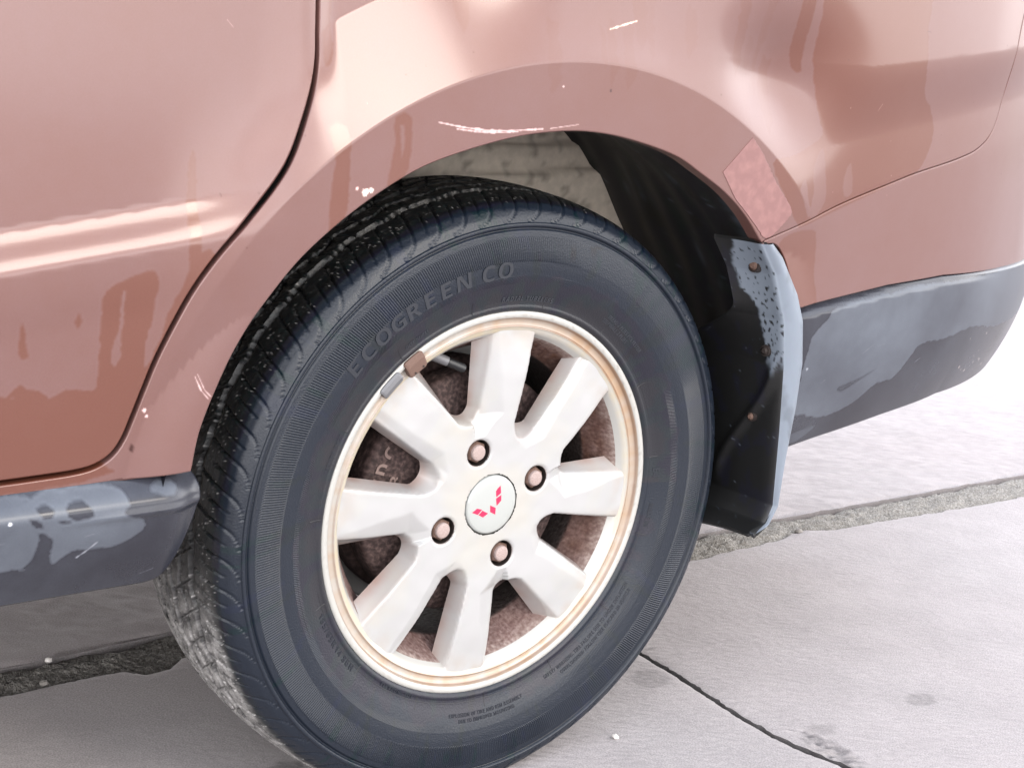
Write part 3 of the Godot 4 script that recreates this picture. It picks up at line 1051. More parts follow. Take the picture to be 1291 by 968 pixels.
func build_body() -> void:
	var at := Vector3(0, AXLE, 0)
	var gap := curve(pts2(GAP), 0.006)
	var arch := curve(pts2(ARCH), 0.006)
	var seam := curve(pts2(SEAM), 0.006)
	# rear door
	var o := offset_line(gap, -0.0034)
	o.append(Vector2(-1.35, 0.62))
	var mb := MB.new()
	clip_sheet(mb, o, joined([spans(-1.35, -0.56, 0.03), spans(-0.56, -0.22, 0.004)]), joined([spans(0.08, 0.5, 0.004), spans(0.5, 0.62, 0.02)]), body, body_uv)
	hem(mb, o, true, body, 0.016, 0.0018, body_uv, null, orient(o))
	put("rear_door", mb, M.paint, car, at)
	# quarter panel
	o = offset_line(gap, 0.0032)
	var qline := PackedVector2Array()
	for q in o:
		if q.x > -0.60:
			qline.append(q)
	o = qline
	o.append(Vector2(-0.60, 0.0872))
	o.append(Vector2(-0.432, 0.0880))
	o.append(Vector2(-0.40, 0.0890))
	o.append_array(arch)
	var sm := offset_line(seam, 0.0017)
	o.append_array(sm.slice(1))
	o.append(Vector2(0.70, 0.80))
	o.append(Vector2(-0.24, 0.80))
	o.append(Vector2(-0.24, 0.62))
	mb = MB.new()
	var fan := PackedVector2Array()          # the same outline as (angle, distance from the flare's crease)
	for k in o.size():
		var q := o[k]
		var m := maxi(1, ceili(q.distance_to(o[(k + 1) % o.size()]) / 0.012))
		for j in m:
			fan.append(to_fan(q.lerp(o[(k + 1) % o.size()], float(j) / m)))
	var on_fan := func(a: float, d: float) -> Vector3:
		var q := from_fan(a, d)
		return body(q.x, q.y)
	var fan_uv := func(a: float, d: float, _p) -> Vector2:
		var q := from_fan(a, d)
		return body_uv(q.x, q.y)
	clip_sheet(mb, fan, spans(-1.302, -0.10, 0.0028), joined([spans(-0.09, 0.0, 0.003), spans(0.0, 0.26, 0.003), spans(0.26, 0.7, 0.008)]), on_fan, fan_uv)
	hem(mb, fan, true, on_fan, 0.016, 0.0016, fan_uv, null, orient(fan))
	put("quarter_panel", mb, M.paint, car, at)
	# door upper part above the frame's top edge
	o = PackedVector2Array([Vector2(-1.35, 0.624), Vector2(-0.248, 0.624), Vector2(-0.248, 0.80), Vector2(-1.35, 0.80)])
	mb = MB.new()
	clip_sheet(mb, o, spans(-1.35, -0.24, 0.03), spans(0.62, 0.80, 0.02), body, body_uv)
	hem(mb, o, true, body, 0.012, 0.0016, body_uv, null, orient(o))
	put("belt_panel", mb, M.paint, car, at)
	# painted strip below the door
	var sill := func(u: float, y: float) -> Vector3:
		return Vector3(u, y, 0.044 - 0.010 * smoothstep(0.088, 0.094, y) - 0.02 * smoothstep(0.093, 0.099, y))
	o = PackedVector2Array([Vector2(-1.35, 0.082), Vector2(-0.603, 0.082), Vector2(-0.603, 0.0935), Vector2(-1.35, 0.0945)])
	mb = MB.new()
	clip_sheet(mb, o, spans(-1.35, -0.6, 0.05), spans(0.080, 0.1, 0.0015), sill, body_uv)
	hem(mb, o, true, sill, 0.02, 0.001, body_uv, null, orient(o))
	put("door_sill", mb, M.paint, car, at)
	# grey rocker moulding
	o = pts2([-1.35, 0.0875, -0.60, 0.0875])
	o.append_array(curve(pts2([-0.43, 0.0885, -0.40, 0.0895, -0.348, 0.0905, -0.3395, 0.087, -0.3355, 0.077, -0.337, 0.055, -0.3425, 0.030, -0.352, 0.008, -0.362, -0.003, -0.374, -0.006]), 0.004))
	o.append(Vector2(-1.35, -0.006))
	mb = MB.new()
	clip_sheet(mb, o, joined([spans(-1.35, -0.56, 0.04), spans(-0.56, -0.33, 0.003)]), spans(-0.007, 0.0925, 0.0025), rocker_pos, body_uv)
	hem(mb, o, true, rocker_pos, 0.05, 0.0035, body_uv, null, orient(o))
	put("rocker_moulding", mb, M.plastic, car, at)
	# rear bumper, painted upper half
	var low := PackedVector2Array()
	for u in joined([spans(0.335, 0.9, 0.008), spans(0.9, 2.3, 0.05)]):
		low.append(Vector2(u, lerp_table(TRIM_TOP, u) + 0.0020))
	o = PackedVector2Array()
	o.append_array(back(offset_line(seam, -0.0015).slice(1)))
	o.append_array(curve(pts2([0.268, 0.2575, 0.287, 0.2585, 0.305, 0.245, 0.320, 0.220, 0.335, 0.190]), 0.005))
	o.append_array(low.slice(1))
	o.append(Vector2(2.3, 0.52))
	o.append(Vector2(0.72, 0.52))
	# the bumper ends at tail-lamp height
	var bo := PackedVector2Array()
	for q in o:
		if q.y <= 0.5205:
			bo.append(q)
	mb = MB.new()
	clip_sheet(mb, bo, joined([spans(0.26, 0.9, 0.005), spans(0.9, 2.3, 0.02)]), spans(0.18, 0.53, 0.005), body, body_uv)
	hem(mb, bo, true, body, 0.016, 0.0016, body_uv, null, orient(bo))
	var bumper := put("rear_bumper", mb, M.paint, car, at)
	# its grey lower half
	o = PackedVector2Array()
	for u in joined([spans(0.328, 0.9, 0.008), spans(0.9, 2.3, 0.05)]):
		o.append(Vector2(u, lerp_table(TRIM_TOP, u) - 0.0020))
	for u in back2(joined([spans(0.332, 0.9, 0.008), spans(0.9, 2.3, 0.05)])):
		o.append(Vector2(u, lerp_table(TRIM_BOT, u)))
	mb = MB.new()
	clip_sheet(mb, o, joined([spans(0.32, 0.96, 0.005), spans(0.96, 2.3, 0.02)]), spans(0.005, 0.215, 0.004), trim_pos, body_uv)
	hem(mb, o, true, trim_pos, 0.05, 0.004, body_uv, null, orient(o))
	put("lower_trim", mb, M.plastic, bumper)
	# above the bumper: tail lamp and rear corner
	var lampf := func(u: float, y: float) -> Vector3:
		return on_body(u, y, side_depth(u, y) - 0.004)
	o = PackedVector2Array([Vector2(0.665, 0.525), Vector2(0.98, 0.525), Vector2(0.98, 0.80), Vector2(0.704, 0.80)])
	mb = MB.new()
	clip_sheet(mb, o, spans(0.66, 1.0, 0.02), spans(0.52, 0.80, 0.02), lampf)
	hem(mb, o, true, lampf, 0.02, 0.003, null, null, orient(o))
	put("tail_lamp", mb, M.lamp, car, at)
	o = PackedVector2Array([Vector2(0.985, 0.525), Vector2(2.3, 0.525), Vector2(2.3, 0.80), Vector2(0.985, 0.80)])
	mb = MB.new()
	clip_sheet(mb, o, spans(0.98, 2.3, 0.03), spans(0.52, 0.80, 0.02), lampf, body_uv)
	put("tailgate", mb, M.paint, car, at)
	# glass and roof
	mb = MB.new()
	var wx := [-1.35, -0.35, 0.5, 0.80]
	for k in wx.size():
		for r in [[0.803, -0.02], [1.18, -0.17]]:
			var zz: float = r[1] - (0.06 if k == 3 else 0.0)
			mb.add(Vector3(wx[k], r[0], zz))
	for k in wx.size() - 1:
		mb.quad(k * 2, k * 2 + 1, k * 2 + 3, k * 2 + 2)
	mb.smooth()
	if mb.n[0].z < 0.0:
		for k in mb.n.size():
			mb.n[k] = -mb.n[k]
	put("side_window", mb, M.glass, car, at)
	mb = MB.new()
	box(mb, Vector3(-0.7, 1.2, -0.75), Vector3(3.1, 0.05, 1.2), Basis.IDENTITY, 0.02)
	put("roof_panel", mb, M.paint, car, at)
	mb = MB.new()
	box(mb, Vector3(-0.7, 0.45, -1.52), Vector3(3.3, 0.86, 0.03), Basis.IDENTITY, 0.01)
	put("far_side_panel", mb, M.underside, car, at)
	# structure behind the panels, and the floor
	mb = MB.new()
	box(mb, Vector3(-0.90, 0.42, -0.02), Vector3(1.02, 0.80, 0.06))
	box(mb, Vector3(-0.34, 0.62, -0.03), Vector3(0.10, 0.36, 0.05))
	box(mb, Vector3(0.10, 0.63, -0.06), Vector3(0.98, 0.30, 0.05))
	box(mb, Vector3(0.54, 0.30, -0.08), Vector3(0.22, 0.5, 0.04))
	put("inner_body", mb, M.underside, car, at)
	mb = MB.new()
	box(mb, Vector3(-1.45, 0.15, -0.76), Vector3(2.2, 0.06, 1.5))
	box(mb, Vector3(0.62, 0.10, -0.78), Vector3(0.46, 0.06, 1.3))
	box(mb, Vector3(0.02, 0.16, -0.86), Vector3(0.8, 0.06, 1.2))
	box(mb, Vector3(-0.30, 0.02, -0.62), Vector3(0.12, 0.09, 0.08))
	put("floor_pan", mb, M.underside, car, at)
	mb = MB.new()
	tube(mb, [Vector3(0, 0, -0.20), Vector3(0, 0, -1.4)], [0.04, 0.04], 20)
	put("rear_axle", mb, M.underside, car, at)
	build_well(at)
	build_flap(at)
	# a lighter patch of repaired paint behind the arch
	var lift := func(u: float, y: float) -> Vector3:
		return body(u, y) + Vector3(0, 0, 0.0007)
	o = curve(pts2([0.234, 0.363, 0.250, 0.348]), 0.004)
	o.append_array(curve(pts2([0.252, 0.346, 0.276, 0.318, 0.302, 0.293, 0.3035, 0.288, 0.297, 0.281, 0.288, 0.273, 0.279, 0.2665, 0.271, 0.2640]), 0.003))
	o.append_array(curve(pts2([0.266, 0.2655, 0.252, 0.278, 0.237, 0.2905, 0.222, 0.303, 0.213, 0.312]), 0.004))
	o.append(Vector2(0.199, 0.330))
	var po := PackedVector2Array()
	for q in o:
		po.append(q + Vector2(n1.get_noise_2d(q.x * 300.0, q.y * 300.0), n1.get_noise_2d(q.y * 300.0, q.x * 300.0)) * 0.0008)
	mb = MB.new()
	clip_sheet(mb, po, spans(0.19, 0.31, 0.0025), spans(0.255, 0.37, 0.0025), lift)
	hem(mb, po, true, lift, 0.0008, 0.0004, null, null, orient(po))
	tag(put("paint_patch", mb, M.patch, car, at), "paler pink patch of paint behind the wheel arch")


func crease_r(th: float) -> float:
	return 0.4275 + 0.0003 * (92.0 - clampf(th, 30.0, 150.0))


func to_fan(q: Vector2) -> Vector2:
	var a := atan2(q.y, q.x)
	return Vector2(-a * 0.43, q.length() - crease_r(rad_to_deg(a)))


func from_fan(a: float, d: float) -> Vector2:
	var t := -a / 0.43
	return Vector2.from_angle(t) * (d + crease_r(rad_to_deg(t)))


func orient(o: PackedVector2Array) -> float:
	return -1.0 if Geometry2D.is_polygon_clockwise(o) else 1.0


func build_well(at: Vector3) -> void:
	# dusty inner wall
	var mb := MB.new()
	var wall := func(u: float, y: float) -> Vector3:
		var z := -0.215
		z += 0.010 * smoothstep(0.318, 0.310, y - 0.04 * u) * smoothstep(0.02, 0.14, u)
		z += 0.010 * smoothstep(0.292, 0.286, y - 0.02 * u) * smoothstep(0.05, 0.14, u)
		z += 0.004 * n1.get_noise_2d(u * 7.0, y * 7.0)
		return Vector3(u, y, z)
	var wcol := func(u: float, y: float, _p) -> Color:
		var f := 0.60 + 0.07 * n2.get_noise_2d(u * 9.0, y * 9.0)
		f *= 1.0 - 0.4 * smoothstep(0.66, 0.85, n2.get_noise_2d(u * 30.0 + 7.0, y * 30.0) + 0.5)
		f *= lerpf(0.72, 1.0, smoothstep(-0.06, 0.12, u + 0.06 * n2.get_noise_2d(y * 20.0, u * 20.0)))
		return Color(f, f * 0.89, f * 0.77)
	clip_sheet(mb, PackedVector2Array([Vector2(-0.46, -0.06), Vector2(0.5, -0.06), Vector2(0.5, 0.5), Vector2(-0.46, 0.5)]), spans(-0.46, 0.5, 0.006), spans(-0.06, 0.5, 0.005), wall, null, wcol)
	var w := put("wheel_well_wall", mb, M.well, car, at)
	tag(w, "dusty beige inner wall of the wheel well")
	# black plastic liner round the well
	mb = MB.new()
	var na := 300
	var nz := 40
	for j in nz + 1:
		for i in na + 1:
			var a := deg_to_rad(lerpf(9.0, 168.0, float(i) / na))
			var z := lerpf(lerpf(0.010, 0.047, smoothstep(18.0, 34.0, rad_to_deg(a))), -0.214, float(j) / nz)
			var r := 0.3785 + 0.022 * smoothstep(38.0, 58.0, rad_to_deg(a)) * smoothstep(-0.02, -0.16, z)
			r += 0.0012 * sin(z * 150.0) * smoothstep(-0.01, -0.04, z)
			var g := 0.007 + 0.003 * n2.get_noise_2d(a * 3.0, z * 30.0)
			# dried streaks running down, and dust caught behind the lip
			var st := n2.get_noise_2d(a * 2.2 + 50.0, z * 70.0)
			g += 0.035 * smoothstep(0.25, 0.6, st) * smoothstep(0.0, 0.5, n1.get_noise_2d(a * 5.0, z * 9.0) + 0.3)
			g += 0.07 * smoothstep(0.012, 0.040, z + 0.012 * n2.get_noise_2d(a * 20.0, z * 30.0)) * smoothstep(62.0, 48.0, rad_to_deg(a))
			g += 0.06 * smoothstep(0.72, 0.85, n1.get_noise_2d(a * 90.0, z * 130.0)) * smoothstep(0.1, 0.4, n1.get_noise_2d(a * 9.0 + 3.0, z * 20.0))
			mb.add(Vector3(r * cos(a), r * sin(a), z), Vector3(-cos(a), -sin(a), 0), Vector2.ZERO, Color(g * 0.8, g * 1.02, g * 1.25))
	for j in nz:
		for i in na:
			var q := j * (na + 1) + i
			mb.quad(q, q + 1, q + na + 2, q + na + 1)
	mb.smooth()
	if mb.n[(nz / 2) * (na + 1) + na / 2].y > 0.0:
		for k in mb.n.size():
			mb.n[k] = -mb.n[k]
	put("wheel_arch_liner", mb, M.liner, car, at)


const FLAP_OUT := [-0.0575, 0.313, -0.051, 0.337, -0.030, 0.350, 0.025, 0.3535, 0.079, 0.358, 0.126, 0.3585, 0.172, 0.350, 0.201, 0.336, 0.241, 0.306, 0.2555, 0.289]
const FLAP_IN := [-0.0575, 0.311, -0.048, 0.331, -0.029, 0.339, 0.052, 0.3335, 0.124, 0.3265, 0.174, 0.317, 0.224, 0.2945, 0.2555, 0.270]


func build_flap(at: Vector3) -> void:
	var mb := MB.new()
	var ys := spans(-0.0575, 0.2555, 0.0016)
	var cols := 76
	for y in ys:
		var xi := lerp_table(FLAP_IN, y)
		var xo := lerp_table(FLAP_OUT, y)
		var wide := lerpf(0.15, 0.046, smoothstep(0.10, 0.19, y))
		wide = minf(wide, lerpf(0.06, 0.15, smoothstep(-0.0575, -0.03, y)))
		for k in cols:
			var p: Vector3
			if k < 12:                       # the outer strip
				var t := k / 11.0
				p = Vector3(lerpf(xo, xi + 0.004, t), y, 0.044 + 0.004 * sin(t * PI))
			else:                            # the face towards the wheel
				var t2 := (k - 12) / float(cols - 13)
				p = Vector3(xi + 0.003 * exp(-t2 * 30.0) - 0.020 * t2 * t2, y, 0.0445 - wide * t2)
				# a shallow rib running down to the wheel
				p.x -= 0.0045 * exp(-pow((p.z - lerpf(-0.035, 0.035, smoothstep(-0.02, 0.13, y))) / 0.006, 2.0)) * smoothstep(0.14, 0.11, y) * smoothstep(-0.03, 0.0, y)
			var g := 0.006 + 0.002 * n2.get_noise_2d(y * 20.0, p.z * 30.0)
			if k < 12:
				var lump := smoothstep(0.0, 0.25, n2.get_noise_2d(y * 12.0 + 30.0, p.x * 20.0) - 0.18)
				g = 0.18 + 0.02 * n2.get_noise_2d(y * 9.0, p.x * 20.0) - 0.045 * lump
			else:
				var edge := p.z - 0.008 - 0.012 * smoothstep(0.23, 0.12, y) + 0.010 * n2.get_noise_2d(y * 26.0, 4.0)
				var dust := smoothstep(0.0, 0.004, edge) * smoothstep(0.118, 0.135, y + 0.02 * n1.get_noise_1d(p.z * 60.0))
				dust *= 1.0 - smoothstep(0.18, 0.24, n1.get_noise_2d(y * 135.0, p.z * 190.0) * 0.5 + 0.10 * smoothstep(0.235, 0.17, y) - 0.14)
				g = lerpf(g, 0.16, dust)
				g += 0.05 * smoothstep(0.88, 0.93, n1.get_noise_2d(y * 170.0, p.z * 190.0))
			mb.add(p, Vector3.UP, Vector2.ZERO, Color(g * 0.88, g * 1.02, g * 1.22))
	for j in ys.size() - 1:
		for k in cols - 1:
			var q := j * cols + k
			mb.quad(q, q + 1, q + cols + 1, q + cols)
	mb.smooth()
	var mid := (ys.size() / 2) * cols + 3
	if mb.n[mid].z < 0.0:
		for k in mb.n.size():
			mb.n[k] = -mb.n[k]
	# the sheet's back, 4 mm behind
	var cnt := mb.v.size()
	for k in cnt:
		mb.add(mb.v[k] - mb.n[k] * 0.004, -mb.n[k], Vector2.ZERO, Color(0.02, 0.02, 0.022))
	var ic := mb.i.size()
	for k in range(0, ic, 3):
		mb.tri(mb.i[k] + cnt, mb.i[k + 1] + cnt, mb.i[k + 2] + cnt)
	# rims
	for j in ys.size() - 1:
		mb.quad(j * cols, (j + 1) * cols, cnt + (j + 1) * cols, cnt + j * cols)
	for k in cols - 1:
		mb.quad(k, k + 1, cnt + k + 1, cnt + k)
	var flap := put("mud_flap", mb, M.liner, car, at + Vector3(-0.0085, 0.003, 0.0115))
	for s in [[0.2765, 0.230, 0.024, 1.0], [0.311, 0.138, 0.024, 0.8], [0.322, 0.062, 0.010, 0.7]]:
		var sb := MB.new()
		var c := Vector3(s[0], s[1], s[2])
		var x := lerp_table(FLAP_IN, s[1]) - 0.001
		c.x = x - 0.020 * pow((0.0445 - s[2]) / 0.06, 2.0) * 0.3
		var r: float = 0.0058 * s[3]
		var rusty: bool = s[3] != 0.8
		tube(sb, [c + Vector3(0.004, 0, 0), c - Vector3(0.0022, 0, 0)], [r * 1.45, r * 1.30], 18)
		put("washer", sb, M.dark_metal, flap)
		sb = MB.new()
		tube(sb, [c, c - Vector3(0.0035, 0, 0), c - Vector3(0.0042, 0, 0)], [r, r * 0.95, r * 0.55], 14)
		put("screw", sb, M.rust_clip if rusty else M.dark_metal, flap)


# ---------------------------------------------------------------- wheel
func build_wheel() -> void:
	wheel = Node3D.new()
	wheel.name = "rear_wheel"
	wheel.position = Vector3(0, AXLE, 0)
	car.add_child(wheel)
	build_tyre()
	build_rim()
	build_hub()
	build_lettering()


func press(p: Vector3) -> Vector3:
	# the tyre flattens where it stands
	var d := -AXLE + 0.0006 - p.y
	if d > -0.010:
		var k := smoothstep(-0.010, 0.012, d)
		p.z += (0.004 if p.z > -0.07 else -0.004) * k
		if d > 0.0:
			p.y = -AXLE + 0.0006
	return p


func side_z(r: float) -> float:
	return lerp_table([0.186, -0.008, 0.190, -0.002, 0.194, 0.0022, 0.1965, 0.0030, 0.199, 0.0022, 0.205, 0.0040, 0.212, 0.0072, 0.220, 0.0104, 0.228, 0.0130, 0.236, 0.0145, 0.244, 0.0152, 0.252, 0.0150, 0.260, 0.0140, 0.266, 0.0130, 0.270, 0.0125], r)


func rubber_color(a: float, r: float, z: float) -> Color:
	var deg := rad_to_deg(a)
	var base := 0.0078 + 0.0025 * n2.get_noise_2d(cos(a) * 8.0, sin(a) * 8.0 + r * 9.0)
	var dust := smoothstep(0.250, 0.200, r) * (0.5 + 0.35 * n2.get_noise_2d(cos(a) * 5.0 + 9.0, sin(a) * 5.0))
	dust *= 0.4 + 0.6 * smoothstep(250.0, 60.0, absf(deg - 90.0))
	var mark := absf(deg - lerpf(83.0, 70.5, (r - 0.243) / 0.024)) * 0.0044
	if r > 0.240 and r < 0.268 and mark < 0.006:
		base *= 1.0 - 0.75 * smoothstep(0.006, 0.002, mark) * smoothstep(0.240, 0.250, r)
	var c := Color(base * 0.55, base * 1.15, base * 2.2).lerp(Color(0.0200, 0.0165, 0.0180), clampf(dust, 0.0, 1.0))
	return c


func build_tyre() -> void:
	var mb := MB.new()
	# bead to the first ribbed band, the smooth band, and the wall between bands
	for band in [[[0.186, 0.188, 0.190, 0.192, 0.194, 0.1953, 0.1965, 0.1978, 0.199, 0.202, 0.205, 0.2085, 0.212, 0.216, 0.2195, 0.2205], 480], [[0.2285, 0.2305, 0.233, 0.236, 0.239, 0.2415], 480], [[0.2655, 0.2668, 0.268, 0.2695], 480]]:
		var seg: int = band[1]
		var start := mb.v.size()
		for r in band[0]:
			for j in seg + 1:
				var a: float = TAU * j / seg
				var z := side_z(r)
				if r > 0.2294 and r < 0.2408:
					z += 0.00012 * n1.get_noise_2d(a * 60.0, r * 900.0)
				mb.add(press(Vector3(r * cos(a), r * sin(a), z)), Vector3.UP, Vector2.ZERO, rubber_color(a, r, z))
		for k in band[0].size() - 1:
			for j in seg:
				var q = start + k * (seg + 1) + j
				mb.quad(q, q + seg + 1, q + seg + 2, q + 1)
	# fine slanted ribs
	for band in [[0.2205, 0.2285, 820, -0.010, 0.0005], [0.2415, 0.2655, 700, 0.012, 0.0008]]:
		var start := mb.v.size()
		var cnt: int = band[2] * 4
		var rr := [band[0], lerpf(band[0], band[1], 0.08), lerpf(band[0], band[1], 0.5), lerpf(band[0], band[1], 0.93), band[1]]
		for k in rr.size():
			for j in cnt + 1:
				var m := j % 4
				var a = TAU * (j - m) / cnt + TAU / band[2] * [0.0, 0.22, 0.55, 0.78][m] + band[3] * (k - 2) / 2.0
				var deg := rad_to_deg(fposmod(a, TAU))
				var fade := 1.0 - 0.85 * smoothstep(20.0, 30.0, deg) * smoothstep(82.0, 70.0, deg)
				if band[1] > 0.25:
					fade *= 1.0 - 0.7 * smoothstep(262.0, 270.0, deg) * smoothstep(330.0, 315.0, deg) * (0.6 + 0.6 * n1.get_noise_1d(deg * 0.08))
				else:
					fade *= 0.55 + 0.6 * n1.get_noise_1d(deg * 0.05)
				var h: float = band[4] * clampf(fade, 0.0, 1.0) * (1.0 if (m == 1 or m == 2) and k > 0 and k < rr.size() - 1 else 0.0)
				mb.add(press(Vector3(rr[k] * cos(a), rr[k] * sin(a), side_z(rr[k]) + h)), Vector3.UP, Vector2.ZERO, rubber_color(a, rr[k], 0.0))
		for k in rr.size() - 1:
			for j in cnt:
				var q := start + k * (cnt + 1) + j
				mb.quad(q, q + cnt + 1, q + cnt + 2, q + 1)
	# shoulder and tread: a profile with its outward normals, then grooves cut along them
	var prof := [Vector2(0.2695, 0.0125), Vector2(0.2705, 0.0122), Vector2(0.2713, 0.0106), Vector2(0.2722, 0.0098), Vector2(0.2731, 0.0108), Vector2(0.2738, 0.0124), Vector2(0.2748, 0.0130), Vector2(0.2762, 0.0130), Vector2(0.2772, 0.0126), Vector2(0.2776, 0.0114)]
	var knots := curve(PackedVector2Array([Vector2(0.2778, 0.0112), Vector2(0.2850, 0.0080), Vector2(0.2905, 0.0030), Vector2(0.2945, -0.0030), Vector2(0.2972, -0.0095), Vector2(0.2988, -0.0165), Vector2(0.3002, -0.026), Vector2(0.3018, -0.040), Vector2(0.3030, -0.066), Vector2(0.3030, -0.084), Vector2(0.3018, -0.110), Vector2(0.3002, -0.124), Vector2(0.2978, -0.136), Vector2(0.2930, -0.146), Vector2(0.2860, -0.154), Vector2(0.272, -0.160)]), 0.0019)
	for q in knots:
		prof.append(q)
	var rows := prof.size()
	var lat := 64.0
	var split := 0
	while prof[split].y > -0.012 or prof[split].x < 0.285:
		split += 1
	for part in [[0, split, 2304], [split, rows - 1, 1280]]:
		var start2 := mb.v.size()
		var seg2: int = part[2]
		for k in range(part[0], part[1] + 1):
			var p: Vector2 = prof[k]
			var d: Vector2 = (prof[mini(k + 1, rows - 1)] - prof[maxi(k - 1, 0)]).normalized()
			var nr := -d.y
			var nz := d.x
			if nr * 1.0 + nz * 0.2 < 0.0 and p.y > -0.1:
				nr = -nr
				nz = -nz
			var s := p.y
			for j in seg2 + 1:
				var a := TAU * j / seg2
				var cut := 0.0
				var col: Color
				var turn := a / TAU * lat
				if s < 0.0112 and p.x > 0.277:
					# circumferential grooves
					var wav := 0.0013 * sin(turn * TAU * 0.5) + 0.0007 * sin(turn * TAU)
					for g in [[-0.036, 0.0036], [-0.056, 0.0018], [-0.076, 0.0036], [-0.092, 0.0016], [-0.112, 0.0036]]:
						cut = maxf(cut, smoothstep(g[1], g[1] * 0.55, absf(s - g[0] - wav * (1.0 if g[1] > 0.003 else 2.2))))
					# lateral grooves: hooked at the shoulder, slanting over the tread
					var ph: float
					if s > -0.034:
						ph = turn - 12.0 * s - 0.75 * exp(-(p.x - 0.2778) / 0.0045) + 0.25
						var f := absf(fposmod(ph, 1.0) - 0.5)
						var wd := 0.050 if s > -0.004 else 0.042
						if p.x > 0.2785:
							cut = maxf(cut, smoothstep(wd, wd * 0.4, f) * (0.5 if s < -0.004 else 0.55))
						# short sipe between
						if s > -0.022 and s < 0.0045:
							var f2 := absf(fposmod(ph + 0.5, 1.0) - 0.5)
							cut = maxf(cut, 0.45 * smoothstep(0.035, 0.015, f2) * smoothstep(0.005, 0.003, s) * smoothstep(-0.022, -0.018, s))
					else:
						ph = turn * 1.0 + 22.0 * s * (1.0 if s > -0.075 else -1.0)
						var f3 := absf(fposmod(ph, 1.0) - 0.5)
						cut = maxf(cut, smoothstep(0.042, 0.015, f3) * 0.6)
						var f4 := absf(fposmod(ph * 2.0 + 0.3 * sin(s * 300.0), 1.0) - 0.5)
						cut = maxf(cut, smoothstep(0.05, 0.02, f4) * 0.2)
					var depth := 0.0058 if s < -0.012 else lerpf(0.0021, 0.0058, smoothstep(0.004, -0.012, s))
					var h := -depth * cut
					if s > -0.030:
						h += 0.0005 * sin(s * 900.0 + turn) * 0.3
					p = Vector2(prof[k].x + nr * h, prof[k].y + nz * h)
					# dust caught on the lands
					var deg := rad_to_deg(a)
					var b := 0.0055 + 0.002 * n2.get_noise_2d(a * 9.0, s * 60.0)
					var on := smoothstep(-0.002, -0.016, s)
					var spec := n1.get_noise_2d(a * 190.0, s * 640.0)
					var low := smoothstep(178.0, 206.0, deg) * smoothstep(262.0, 240.0, deg)
					var film := on * (0.03 + 0.95 * low) * clampf(0.55 + 0.7 * n2.get_noise_2d(a * 14.0, s * 60.0) + 0.25 * spec, 0.0, 1.0)
					film += on * 0.22 * smoothstep(0.52, 0.8, spec) * smoothstep(-0.2, 0.3, n1.get_noise_2d(a * 22.0, s * 70.0))
					film += rng.randf_range(0.4, 1.0) * (1.0 if rng.randf() < 0.020 * smoothstep(0.002, -0.010, s) else 0.0)
					film *= 1.0 - cut
					col = Color(b * 0.85, b, b * 1.08).lerp(Color(0.33, 0.32, 0.31).lerp(Color(0.58, 0.56, 0.54), low), clampf(film * 0.75, 0.0, 0.9))
					if s > -0.010:
						col = rubber_color(a, 0.29, s).lerp(col, smoothstep(0.003, -0.008, s))
				else:
					p = prof[k]
					col = rubber_color(a, p.x, s)
				mb.add(press(Vector3(p.x * cos(a), p.x * sin(a), p.y)), Vector3.UP, Vector2.ZERO, col)
		for k in part[1] - part[0]:
			for j in seg2:
				var q: int = start2 + k * (seg2 + 1) + j
				mb.quad(q, q + seg2 + 1, q + seg2 + 2, q + 1)
	# inner wall
	var start3 := mb.v.size()
	var inner := [Vector2(0.272, -0.160), Vector2(0.255, -0.165), Vector2(0.235, -0.166), Vector2(0.21, -0.160), Vector2(0.19, -0.148), Vector2(0.186, -0.140)]
	for q in inner:
		for j in 121:
			var a := TAU * j / 120
			mb.add(press(Vector3(q.x * cos(a), q.x * sin(a), q.y)), Vector3.UP, Vector2.ZERO, Color(0.03, 0.03, 0.032))
	for k in inner.size() - 1:
		for j in 120:
			var q2 := start3 + k * 121 + j
			mb.quad(q2, q2 + 121, q2 + 122, q2 + 1)
	mb.smooth()
	# all bands run outwards from the bead, so one test turns every normal the right way
	if mb.n[5 * 481].z < 0.0:
		for k in mb.n.size():
			mb.n[k] = -mb.n[k]
	put("tyre", mb, M.rubber, wheel)


func rim_color(a: float, p: Vector2, _k: int) -> Color:
	var deg := fposmod(rad_to_deg(a), 360.0)
	var white := Color(0.39, 0.382, 0.355)
	var nz := n2.get_noise_2d(cos(a) * 9.0, sin(a) * 9.0)
	var up := clampf(exp(-pow((deg - 45.0) / 42.0, 2.0)) + exp(-pow((deg - 405.0) / 42.0, 2.0)) + 0.5 * exp(-pow((deg - 275.0) / 60.0, 2.0)) + 0.25 * exp(-pow((deg - 350.0) / 40.0, 2.0)), 0.0, 1.0)
	if p.x > 0.1856:
		var f := smoothstep(0.45, 0.7, n1.get_noise_2d(a * 60.0, p.x * 900.0)) * 0.5
		return white.lerp(Color(0.20, 0.17, 0.14), f * (0.4 + 0.6 * up))
	if p.x > 0.1752:
		var amt := clampf(0.30 + 0.55 * up + 0.5 * nz, 0.08, 0.95)
		var line := smoothstep(0.0015, 0.0003, absf(p.x - 0.1770)) + smoothstep(0.0016, 0.0003, absf(p.x - 0.1842))
		return white.lerp(Color(0.36, 0.21, 0.10), amt * 0.85).lerp(Color(0.16, 0.08, 0.04), clampf(line * (0.35 + 0.5 * up), 0.0, 0.8))
	if p.y > -0.009:
		var am := clampf(0.22 + 0.35 * exp(-pow((deg - 120.0) / 40.0, 2.0)) + 0.3 * exp(-pow((deg - 200.0) / 60.0, 2.0)) + 0.4 * nz, 0.0, 0.8)
		return white.lerp(Color(0.46, 0.37, 0.22), am)
	return white


